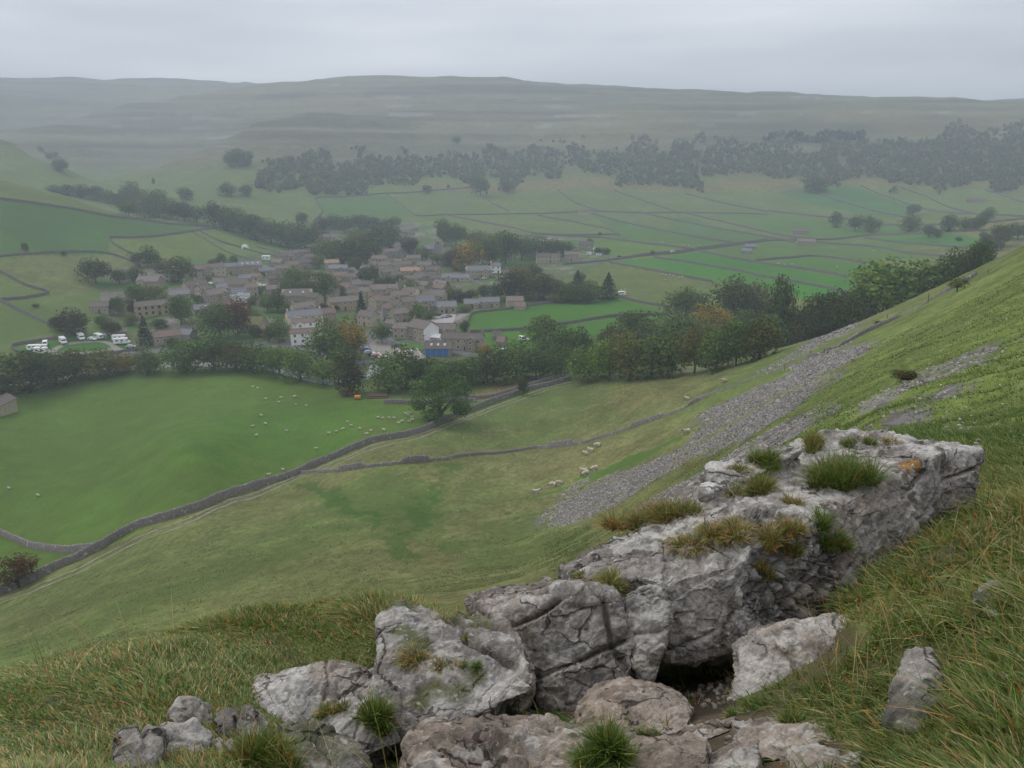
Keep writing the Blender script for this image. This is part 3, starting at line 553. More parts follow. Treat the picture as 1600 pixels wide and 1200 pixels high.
small=[
 ('flat_rock','smooth brown rock slab at the mouth of the dark hollow',[[(888,1140),(905,1110),(932,1088),(970,1078),(1000,1088),(1025,1095),(1050,1092),(1075,1118),(1078,1135),(1050,1148),(940,1160)]],2.55,2.95,.3,dict(brown=.85,white=.25,crack=.3,ledge=.005,seed=31)),
 ('flat_rock','brown rock ledge under the mossy boulder, beside the smooth slab',[[(665,1180),(700,1150),(735,1128),(775,1130),(830,1122),(872,1130),(876,1142),(840,1160),(790,1180),(700,1196)]],2.4,2.75,.3,dict(brown=.7,white=.4,crack=.7,seed=37)),
 ('flat_rock','wide pale brown rock floor behind the green tuft at the bottom',[[(640,1215),(700,1188),(780,1175),(850,1165),(900,1158),(960,1168),(1060,1160),(1100,1150),(1105,1215),(900,1230)]],2.1,2.55,.3,dict(brown=.6,white=.7,crack=.8,seed=41)),
 ('flat_rock','hump of grey rock at the bottom, right of the hollow',[[(1135,1150),(1165,1128),(1210,1118),(1265,1120),(1300,1135),(1330,1158),(1335,1180),(1250,1185),(1170,1178)]],2.3,2.62,.3,dict(brown=.4,white=.8,seed=43)),
 ('flat_rock','thin grey rock in front of the dark hollow',[[(1070,1142),(1095,1128),(1130,1118),(1150,1120),(1145,1138),(1110,1152),(1080,1156)]],2.5,2.7,.2,dict(brown=.4,white=.8,seed=47)),
 ('flat_rock','pale rock at the bottom edge, between green tuft and grey hump',[[(1065,1215),(1085,1180),(1120,1160),(1165,1168),(1180,1190),(1175,1215)]],2.1,2.45,.25,dict(brown=.4,white=.9,seed=53)),
 ('flat_rock','pale rock at the bottom edge under the grey hump',[[(1225,1215),(1250,1190),(1300,1180),(1340,1182),(1345,1215)]],2.1,2.35,.25,dict(brown=.3,white=.8,seed=59)),
 ('grey_rock','cracked grey rock half buried in turf, left of the rubble',[[(382,1095),(400,1075),(440,1060),(500,1048),(540,1052),(565,1070),(575,1105),(540,1130),(480,1135),(430,1125)]],2.62,3.0,.35,dict(seed=61)),
 ('grey_rock','short upright grey rock in the turf, bottom left',[[(266,1120),(272,1100),(290,1086),(318,1084),(330,1098),(325,1118),(312,1135),(280,1140)]],2.6,2.8,.18,dict(seed=67,white=.7)),
 ('grey_rock','knobbly grey rock just below the short upright one',[[(257,1150),(275,1140),(310,1136),(334,1150),(325,1170),(300,1176),(270,1168)]],2.48,2.62,.2,dict(seed=71,white=.8)),
 ('grey_rock','small round stone right of the knobbly rock',[[(335,1165),(348,1152),(362,1158),(365,1172),(345,1178)]],2.45,2.5,.1,dict(seed=72,white=.8)),
 ('grey_rock','flat grey rock cut by the bottom edge, farthest left',[[(196,1160),(205,1147),(240,1148),(242,1170),(230,1195),(225,1215),(200,1215)]],2.3,2.5,.2,dict(seed=73,white=.5)),
 ('grey_rock','jagged grey rock joining the cracked rock to the mossy boulder',[[(535,1090),(548,1052),(590,1035),(640,1040),(660,1070),(640,1110),(580,1130),(545,1120)]],2.7,3.1,.3,dict(seed=91,white=.6,moss=.4,crack=1.2)),
 ('grey_rock','low broken rock between the short upright rock and the cracked rock',[[(330,1130),(350,1108),(390,1100),(420,1120),(415,1150),(370,1160),(338,1150)]],2.6,2.8,.2,dict(seed=92,white=.5,crack=1.2)),
 ('grey_rock','dark low rock under the cracked grey rock at the bottom edge',[[(420,1185),(440,1160),(500,1150),(545,1165),(560,1200),(540,1225),(440,1225)]],2.4,2.6,.25,dict(seed=93,white=.4,moss=.5)),
 ('buried_rock','tall narrow dark rock poking out of the long grass',[[(1398,1075),(1405,1040),(1425,1015),(1455,1012),(1460,1060),(1450,1100),(1435,1140),(1408,1135),(1396,1100)]],2.1,2.5,.2,dict(seed=79,white=.6)),
 ('buried_rock','dark stone with a pale top in the long grass at the right',[[(1528,935),(1535,912),(1560,905),(1567,940),(1562,965),(1540,962)]],2.62,2.7,.12,dict(seed=83,white=.8)),
 ('buried_rock','small stone almost hidden in the grass by the right edge',[[(1552,1055),(1565,1042),(1592,1045),(1592,1065),(1565,1072)]],2.15,2.2,.1,dict(seed=89,white=.6)),
 ('perched_stone','white stone lying loose on the outcrop top, near its left end',[[(1093,765),(1097,754),(1108,750),(1115,756),(1114,768),(1100,772)]],4.45,4.5,.08,dict(seed=97,white=2.,crack=.2)),
]
for k in range(14):
    x=random.uniform(560,650); y=1040+random.uniform(0,95)+ (650-x)*.15; s_=random.uniform(5,13)
    small.append(('rubble_stone',None,[[(x-s_,y+s_*.4),(x-s_*.6,y-s_*.5),(x+s_*.3,y-s_*.8),(x+s_,y),(x+s_*.5,y+s_*.7)]],2.62+(1135-y)*.0036,2.68+(1135-y)*.0036,.06,dict(seed=100+k,white=1.,crack=.1,tone=(.36,.31,.25))))
ROCKS=[main]
nr_stone=0
for nm,lb,outs,rb,rt,dp,kw in small:
    g=None
    if lb is None: lb='small pale cream stone in the loose rubble between mossy boulder and cracked grey rock'; g='loose rubble stones'
    sm=nm in('rubble_stone','perched_stone')
    if nm!='perched_stone':
        o0=outs[0]; xb=sum(p_[0] for p_ in o0)/len(o0); yb=max(p_[1] for p_ in o0); yt=min(p_[1] for p_ in o0); gb=at(xb,min(yb,1230),rmin=1.); gt_=at(xb,yt,rmin=1.); rb=math.hypot(gb.x,gb.y)-.02; rt=rb+.5*max(0,(math.hypot(gt_.x,gt_.y)-rb))
    rock(nm,lb,[rk(o_,rb,rt,dp,drop=.04 if sm else .25) for o_ in outs],vox=.007 if sm else .009,amp=.35 if sm else 1.0,smooth=2,group=g,cat='stone' if sm else 'rock',**kw)

def pebbles():
    rng=np.random.RandomState(8); t=(1+5**.5)/2; ico=np.array([(-1,t,0),(1,t,0),(-1,-t,0),(1,-t,0),(0,-1,t),(0,1,t),(0,-1,-t),(0,1,-t),(t,0,-1),(t,0,1),(-t,0,-1),(-t,0,1)])/1.9
    fc=np.array([(0,11,5),(0,5,1),(0,1,7),(0,7,10),(0,10,11),(1,5,9),(5,11,4),(11,10,2),(10,7,6),(7,1,8),(3,9,4),(3,4,2),(3,2,6),(3,6,8),(3,8,9),(4,9,5),(2,4,11),(6,2,10),(8,6,7),(9,8,1)])
    W_=[tuple(at(x,y,rmin=1.)[:2]) for x,y in [(560,1250),(560,1050),(660,1040),(700,1140),(880,1095),(1000,1050),(1150,1045),(1150,1110),(1340,1150),(1400,1250)]]
    W_=np.array(W_); x=rng.uniform(W_[:,0].min(),W_[:,0].max(),5200); y=rng.uniform(W_[:,1].min(),W_[:,1].max(),5200); k=poly_in(x,y,W_)&(fbm2(x*4,y*4,2,3)>-.25); x=x[k];y=y[k]; n_=len(x)
    s=.004+.016*rng.uniform(size=n_)**3; V=ico[None]*(s[:,None,None]*rng.uniform(.6,1.4,(n_,1,3)))*rng.uniform(.75,1.25,(n_,12,1)); V[:,:,2]*=.7; V+=np.stack([x,y,height(x,y)+s*.2],1)[:,None]
    c=np.array([.13,.108,.085])*rng.uniform(.5,1.7,(n_,1)); F_=(fc[None]+(np.arange(n_)*12)[:,None,None]).reshape(-1,3)
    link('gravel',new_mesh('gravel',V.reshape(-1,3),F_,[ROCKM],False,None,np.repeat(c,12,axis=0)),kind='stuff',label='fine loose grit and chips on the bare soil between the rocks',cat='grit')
pebbles()
# ================================================================ GRASS
def grassmat(name):
    m=bpy.data.materials.new(name); m.use_nodes=True; t=m.node_tree; t.nodes.clear(); N=t.nodes.new; K=t.links.new
    a=N('ShaderNodeAttribute'); a.attribute_name='col'; d=N('ShaderNodeBsdfDiffuse'); tr=N('ShaderNodeBsdfTranslucent'); mx=N('ShaderNodeMixShader'); mx.inputs[0].default_value=.28; o=N('ShaderNodeOutputMaterial')
    gl=N('ShaderNodeBsdfGlossy'); gl.inputs['Roughness'].default_value=.5; m2=N('ShaderNodeMixShader'); m2.inputs[0].default_value=.035
    K(a.outputs['Color'],d.inputs['Color']); K(a.outputs['Color'],tr.inputs['Color']); K(d.outputs[0],mx.inputs[1]); K(tr.outputs[0],mx.inputs[2]); K(mx.outputs[0],m2.inputs[1]); K(gl.outputs[0],m2.inputs[2]); K(m2.outputs[0],o.inputs['Surface']); return m
GRASSM=grassmat('grass_blade')
PAL=np.array([(.115,.19,.034),(.088,.16,.03),(.17,.235,.04),(.29,.26,.08),(.44,.36,.17),(.46,.21,.06),(.15,.16,.048)])
def blades(P,H,Wd,lean,col,seg=4):
    """P roots (n,3), H heights, Wd widths, lean (n,3) horizontal bend vectors"""
    n_=len(P); rng=np.random.RandomState(n_%9973)
    th=rng.uniform(0,math.pi,n_); side=np.stack([np.cos(th),np.sin(th),np.zeros(n_)],1)
    V=np.zeros((n_,(seg+1)*2,3),dtype=np.float32); C=np.zeros((n_,(seg+1)*2,3),dtype=np.float32)
    L_=np.linalg.norm(lean,axis=1)
    for k in range(seg+1):
        f=k/seg; c=P+np.outer(H*(f-.35*np.minimum(L_/np.maximum(H,1e-6),1.6)*f*f),[0,0,1])+lean*(f**1.8)[...,None] if False else P+ (H*(f-.32*np.minimum(L_/np.maximum(H,1e-6),1.8)*f*f))[:,None]*np.array([0,0,1.])+lean*f**1.7
        w_=(Wd*(1-f)**.7*.5+Wd*.04)[:,None]
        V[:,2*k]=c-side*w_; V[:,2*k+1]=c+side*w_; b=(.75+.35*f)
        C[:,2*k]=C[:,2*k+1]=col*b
    base=(np.arange(n_)*(seg+1)*2)[:,None,None]; q=np.array([[2*k,2*k+1,2*k+3,2*k+2] for k in range(seg)])[None]
    F_=(base+q).reshape(-1,4)
    return V.reshape(-1,3),F_,C.reshape(-1,3)
def pal(n_,wts,rng):
    i=rng.choice(len(PAL),n_,p=np.array(wts)/sum(wts)); return PAL[i]*rng.uniform(.75,1.25,(n_,1))
def field_clumps(n_c,rmin,rmax,amin,amax,seed):
    rng=np.random.RandomState(seed); r=np.exp(rng.uniform(math.log(rmin),math.log(rmax),n_c)); a=rng.uniform(amin,amax,n_c); return r*np.sin(a),r*np.cos(a),r,rng
def wpn(pp): return [tuple(at(x,y,rmin=1.)[:2]) for x,y in pp]
BARE=[wpn([(640,1260),(660,1165),(760,1105),(880,1100),(1000,1050),(1150,1050),(1150,1110),(1230,1118),(1330,1150),(1350,1190),(1350,1260)])]
LEAN=wpn([(1140,1110),(1140,1050),(1190,975),(1300,950),(1370,955),(1365,1000),(1270,1070),(1240,1115)])
BARE2=[wpn([(255,1180),(255,1090),(300,1080),(340,1095),(420,1050),(560,1040),(650,1040),(650,1190),(500,1185),(380,1150)])]
def grass_field():
    rng=np.random.RandomState(5); Vs=[];Fs=[];Cs=[];nb=0
    x,y,r,rng=field_clumps(17000,1.35,11,-.82,.95,5)
    x1,y1,r1,_=field_clumps(13000,1.6,7.5,-.8,.02,6); x=np.concatenate([x,x1]);y=np.concatenate([y,y1]);r=np.concatenate([r,r1])
    for q_ in ((3200,3.2,6.0,-.42,-.10,31),(2600,.9,1.6,-.9,1.3,32),(2600,1.5,7,.9,1.3,33)):
        x1,y1,r1,_=field_clumps(*q_); x=np.concatenate([x,x1]);y=np.concatenate([y,y1]);r=np.concatenate([r,r1])
    a=np.arctan2(x,y)
    left=sst(.05,-.12,a)      # left turf is shorter than the right bank
    keep=rng.uniform(size=len(x))>.0
    inb=poly_in(x,y,BARE[0]); keep&=~(inb&(rng.uniform(size=len(x))>.03))
    inb=poly_in(x,y,LEAN); keep&=~(inb&(rng.uniform(size=len(x))>.15))
    inb=poly_in(x,y,BARE2[0]); keep&=~(inb&(rng.uniform(size=len(x))>.6))
    soil=fbm2(x*2.2,y*2.2,3,95); keep&=~((left>.5)&(soil<-.55)&(r<3.2))
    keep&=~((r>6)&(np.abs(a)<.18)&(rng.uniform(size=len(x))>.3))
    x,y,r,a,left=[q[keep] for q in (x,y,r,a,left)]
    per=np.where(r<6,20,15)
    ci=np.repeat(np.arange(len(x)),per); n_=len(ci); rad=(.025+.012*r)[ci]*np.sqrt(rng.uniform(size=n_)); th=rng.uniform(0,2*math.pi,n_)
    bx=x[ci]+rad*np.cos(th); by=y[ci]+rad*np.sin(th); bz_=height(bx,by)-.01
    cl=vn2(x*1.1,y*1.1,7)*.5+.5; cl2=vn2(x*3.3,y*3.3,8)*.5+.5
    tu=vn2(x*4.2,y*4.2,17); tall=((.42+.75*cl+.75*sst(.15,.6,tu))*(1-.60*left)*(1+1.1*sst(3.2,4.2,r)*left*sst(-.5,-.35,a)))[ci]
    H=(.024+.066*rng.uniform(size=n_)**1.6)*tall*(1+.03*r[ci])
    wd=2.2*vn2(x*1.6,y*1.6,18)[ci]; down=np.stack([-.62*np.cos(wd)-.2,.12+.55*np.sin(wd),0*wd],1); jit=np.stack([rng.normal(0,.5,n_),rng.normal(0,.5,n_),np.zeros(n_)],1)
    out=np.stack([np.cos(th),np.sin(th),0*th],1)*(rad/(.03+.012*r[ci]))[:,None]
    lean=(down*.9+jit*.8+out*.6)*H[:,None]
    Wd=(.0030+.0011*r[ci])*rng.uniform(.6,1.6,n_)
    cA=pal(n_,[5,4,3,1.3,.8,.5,2],rng); cB=pal(n_,[2,1.4,2,3,2.2,1.8,2],rng); pick=(rng.uniform(size=n_)<(.22+.66*cl2[ci]*sst(.2,.8,vn2(x*.9,y*.9,12)*.5+.5)[ci]))
    c=np.where(pick[:,None],cB,cA)
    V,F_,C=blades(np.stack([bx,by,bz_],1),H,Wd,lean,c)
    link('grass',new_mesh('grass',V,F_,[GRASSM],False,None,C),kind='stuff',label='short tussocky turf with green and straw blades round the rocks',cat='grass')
    # tall flowering stems
    n_=700; rr_=np.exp(rng.uniform(math.log(2.2),math.log(7),n_)); aa=np.where(rng.uniform(size=n_)<.55,rng.uniform(.38,.75,n_),rng.uniform(-.6,.05,n_))
    x=rr_*np.sin(aa); y=rr_*np.cos(aa); H=rng.uniform(.16,.34,n_); lean=np.stack([rng.normal(-.25,.3,n_),rng.normal(.05,.3,n_),0*x],1)*H[:,None]
    V,F_,C=blades(np.stack([x,y,height(x,y)],1),H,np.full(n_,.0024)+.0003*rr_,lean,pal(n_,[0,0,0,2,3,.6,0],rng)*1.1,6)
    # seed heads: a few wider short blades at the tips
    link('flowering_grass',new_mesh('flowering_grass',V,F_,[GRASSM],False,None,C),kind='stuff',label='thin straw coloured flowering stems above the turf',cat='grass')
    # rough bent on the hillside behind
    x,y,r,rng=field_clumps(16000,8,130,.05,.72,9)
    x0,y0,r0,_=field_clumps(5000,60,150,-.62,.1,10); x=np.concatenate([x,x0]);y=np.concatenate([y,y0]);r=np.concatenate([r,r0])
    sc_=np.zeros(len(x),bool)
    for pp in SCREE: sc_|=poly_in(x,y,wpoly(pp))
    k_=~sc_&(hill_mask(x,y)>.5); x,y,r=x[k_],y[k_],r[k_]
    ci=np.repeat(np.arange(len(x)),9); n_=len(ci); rad=(.05+.010*r)[ci]*np.sqrt(rng.uniform(size=n_)); th=rng.uniform(0,6.283,n_)
    bx=x[ci]+rad*np.cos(th); by=y[ci]+rad*np.sin(th); H=(.07+.16*rng.uniform(size=n_))*(.7+.5*(vn2(x*.3,y*.3,3)[ci]))
    lean=(np.array([-.6,.3,0])+np.stack([rng.normal(0,.5,n_),rng.normal(0,.5,n_),0*th],1))*H[:,None]
    cl=sst(-.1,.5,fbm2(x*.05,y*.05,3,15))[ci]
    cA=pal(n_,[5,4,4,1,.3,.1,3],rng); cB=pal(n_,[3,1,3,4,1.2,.3,3],rng); c=np.where((rng.uniform(size=n_)<.15+.6*cl)[:,None],cB,cA)
    V,F_,C=blades(np.stack([bx,by,height(bx,by)-.02],1),H,(.004+.0010*r[ci]),lean,c*np.array([.80,.90,.85]),2)
    link('hillside_grass',new_mesh('hillside_grass',V,F_,[GRASSM],False,None,C),kind='stuff',label='rough bent grass covering the steep hillside',cat='grass')
grass_field()
bpy.context.view_layer.update(); DG=bpy.context.evaluated_depsgraph_get()
def hit(px,py,dist=30,names=('rock','boulder','outcrop','ground','stone')):
    d=Vector(pdir(px,py)).normalized(); o_=Vector((0,0,EYE)); tot=0
    for _ in range(40):
        ok,loc,no,i,ob,m_=S.ray_cast(DG,o_,d,distance=dist)
        if not ok: return None
        if any(n_ in ob.name for n_ in names): return loc
        o_=loc+d*.004
    return None
def down(x,y,z):
    ok,l,n_,i,ob,m_=S.ray_cast(DG,Vector((x,y,z+.25)),Vector((0,0,-1)),distance=.6); return l if ok and 'grass' not in ob.name else None
def tuft(px,py,wpx,hpx,label,mix,seed,n_=420,cat='grass tuft',droop=.5,name='grass_tuft'):
    loc=hit(px,py)
    if loc is None: loc=at(px,py,rmin=1)
    n_=int(n_*1.7); s=pxm(loc); rng=np.random.RandomState(seed); R=wpx*s*.5; Hh=hpx*s
    th=rng.uniform(0,6.283,n_); q=np.sqrt(rng.uniform(size=n_)); K5=max(3,int(wpx/16)); cx=rng.uniform(-1,1,K5)*R*.74; cy=rng.uniform(-1,1,K5)*R*.34; ch=rng.uniform(.7,1.45,K5); kk=rng.randint(K5,size=n_); x=cx[kk]+R*.34*q*np.cos(th); y=cy[kk]+R*.34*q*np.sin(th)
    H=Hh*rng.uniform(.25,1.0,n_)*(1.1-.45*q)*ch[kk]
    lean=np.stack([np.cos(th),np.sin(th),0*th],1)*(q*R*.42)[:,None]+np.stack([rng.normal(-.10,.28,n_),rng.normal(-.04,.28,n_),0*th],1)*H[:,None]*1.2
    zt=np.array([ (lambda h_:(h_.z-loc.z) if h_ and abs(h_.z-loc.z)<.15 else 0)(down(loc.x+a_,loc.y+b_,loc.z)) for a_,b_ in zip(cx,cy)])[kk]; P=np.stack([x,y,zt-.015],1); V,F_,C=blades(P,H,np.full(n_,.0026)+.0006*loc.length*0+.0032*rng.uniform(.5,1,n_),lean,pal(n_,mix,rng),5)
    return link(name,new_mesh(name,V,F_,[GRASSM],False,None,C),label=label,cat=cat,group='grass tufts on the rocks',loc=loc)
GR=[5,3,4,1.5,.7,.4,1]; OL=[2,1.5,2,3,1.6,1.2,3]; BR=[1.2,1,1,2.6,2,2.6,2]
for k,(px,py,w_,h_,lb,mx_,nn_) in enumerate([
 (1308,755,112,54,'biggest bright green tuft on the top of the long block',GR,1500),
 (1268,700,60,30,'low dark green tuft just left behind the biggest tuft',OL,500),
 (1345,692,46,22,'small green tuft behind the biggest tuft, near the skyline edge',GR,300),
 (1212,722,70,26,'flat green tuft left of the biggest tuft, on white rock',GR,650),
 (1165,768,84,34,'olive tuft on the block between two white patches of rock',OL,700),
 (1085,730,90,34,'brownish tuft hanging over the back edge of the block, upper one',BR,700),
 (1000,822,110,46,'large brown and green tuft over the back edge at the left end',BR,1100),
 (1060,800,90,36,'olive tuft just right of the large brown one on the back edge',OL,800),
 (1110,842,120,34,'wide reddish brown tuft in the middle of the block',BR,1200),
 (962,905,100,34,'low olive tuft at the left end of the long block',OL,900),
 (1290,828,76,36,'green tuft hanging on the front edge above the rubbly face',GR,900),
 (1222,870,76,42,'brown green tuft drooping down the face below the slab',BR,800),
 (1248,785,44,18,'small straw coloured tuft above the layered slab',BR,250),
 (1190,885,40,30,'thin tuft at the foot of the layered slab',BR,220),
 (1320,668,30,16,'small tuft with white stones on the back rim of the block',OL,220),
 (950,1190,92,66,'vivid green tuft growing from the rock floor at the bottom',[6,3,5,1,.2,0,.5],1500),
 (1172,1110,66,34,'short green tuft at the foot of the leaning boulder',GR,600),
 (585,1128,56,56,'green tuft at the left side of the mossy boulder',GR,800),
 (735,1045,34,26,'tiny green tuft on the face of the mossy boulder',GR,250),
 (490,1125,40,28,'straw coloured tuft lying over the cracked grey rock',BR,300),
 (735,993,34,16,'very small olive tuft on top of the mossy boulder',OL,160),
 (700,968,34,18,'small tuft in the notch at the back of the mossy boulder',OL,200),
 (430,1200,120,66,'long arching green and orange tuft at the bottom edge, left',[5,3,3,1,.6,2,1],1300),
 (640,1018,80,20,'low brown tuft over the edge of the mossy boulder, left side',BR,500),
 (905,900,50,14,'narrow olive tuft low at the far left tip of the block',OL,180),
 (1160,735,60,20,'thin olive tuft behind the white rocks on the block',OL,300),
 (1385,690,50,14,'thin brown fringe on the skyline of the block at the right',BR,160),
 (520,1110,60,24,'ragged tuft between the cracked rock and the mossy boulder',OL,400),
 (1010,1150,40,20,'small green tuft on the brown slab near the hollow',GR,200),
 (1250,1130,60,34,'green tuft at the foot of the bank beside the grey hump',GR,500),
 (690,1040,60,18,'ragged straw tuft in the middle of the mossy boulder',BR,350),
]): tuft(px,py,w_,h_,lb,mx_,200+k,nn_)
# ================================================================ DRY STONE WALLS, ROADS, RIVER
WALLM=mat('drystone',(.175,.160,.148),.95,.5,2.2,bump=.9,bscale=3.5,col2=(.33,.32,.31),c2scale=1.1,c2pos=.66,c2w=.06,detail=8)
WALLF=mat('drystone_far',(.115,.105,.098),.95,.25,.5)
def drape(pp,step=None,rmin=5.5):
    W_=[at(x,y,rmin=rmin) for x,y in pp]; out=[]
    # smooth the line a little (Catmull-Rom) and sample it on the ground
    n_=len(W_)
    for i in range(n_-1):
        p0=W_[max(i-1,0)];p1=W_[i];p2=W_[i+1];p3=W_[min(i+2,n_-1)]
        L_=(p2-p1).length; st=step or max(.45,p1.length/260); k=max(2,int(L_/st))
        for j in range(k):
            t=j/k; q=.5*((2*p1)+(p2-p0)*t+(2*p0-5*p1+4*p2-p3)*t*t+(3*p1-p0-3*p2+p3)*t**3)
            if L_>60: q=p1.lerp(p2,t)
            out.append((q.x,q.y))
    out.append((W_[-1].x,W_[-1].y)); P=np.array(out); return P,height(P[:,0],P[:,1])
def wall(pp,label,h=1.45,w_=.75,m=None,group='dry stone walls',name='dry_stone_wall',jag=.1,gaps=0):
    P,z=drape(pp); n_=len(P); T=np.gradient(P,axis=0); T/=np.maximum(np.linalg.norm(T,axis=1),1e-6)[:,None]; Nn=np.stack([-T[:,1],T[:,0]],1)
    rng=np.random.RandomState(len(pp)*7+n_); r=np.hypot(P[:,0],P[:,1]); near=r.mean()<320
    hh=h*(1+.10*vn2(np.arange(n_)*.13,np.zeros(n_)+n_,3))+jag*rng.uniform(-1,1,n_)
    if gaps: hh*=np.where(vn2(np.arange(n_)*.09,np.zeros(n_)+5,4)>.2-gaps*.4,.45,1)
    if 'hawthorn' in label:
        f_=sst(25,50,P[:,0]); hh=hh*(1-f_*.45)*(1-f_*.5*(vn2(np.arange(n_)*.35,np.zeros(n_)+8,6)>.1))
    wob=rng.uniform(-.05,.05,(n_,5)) if near else np.zeros((n_,5))
    offs=[-.5,-.36,0,.36,.5]; zz=[-.7,.9,1.06,.9,-.7]; V=np.zeros((n_,5,3))
    for k in range(5):
        V[:,k,:2]=P+Nn*((offs[k]*w_)+wob[:,k])[:,None]; V[:,k,2]=z+(hh*zz[k] if zz[k]>0 else zz[k])
    i=np.arange(n_-1)[:,None]*5; F_=[]
    for k in range(4): F_.append(np.concatenate([i+k,i+5+k,i+6+k,i+k+1],1))
    F_=np.concatenate(F_); c=V.reshape(-1,3); mid=c.mean(0)
    far=not near
    o=link(name,new_mesh(name,c-mid,F_,[m or (WALLF if far else WALLM)],far),label=label,cat='wall',group=group,loc=mid); return o
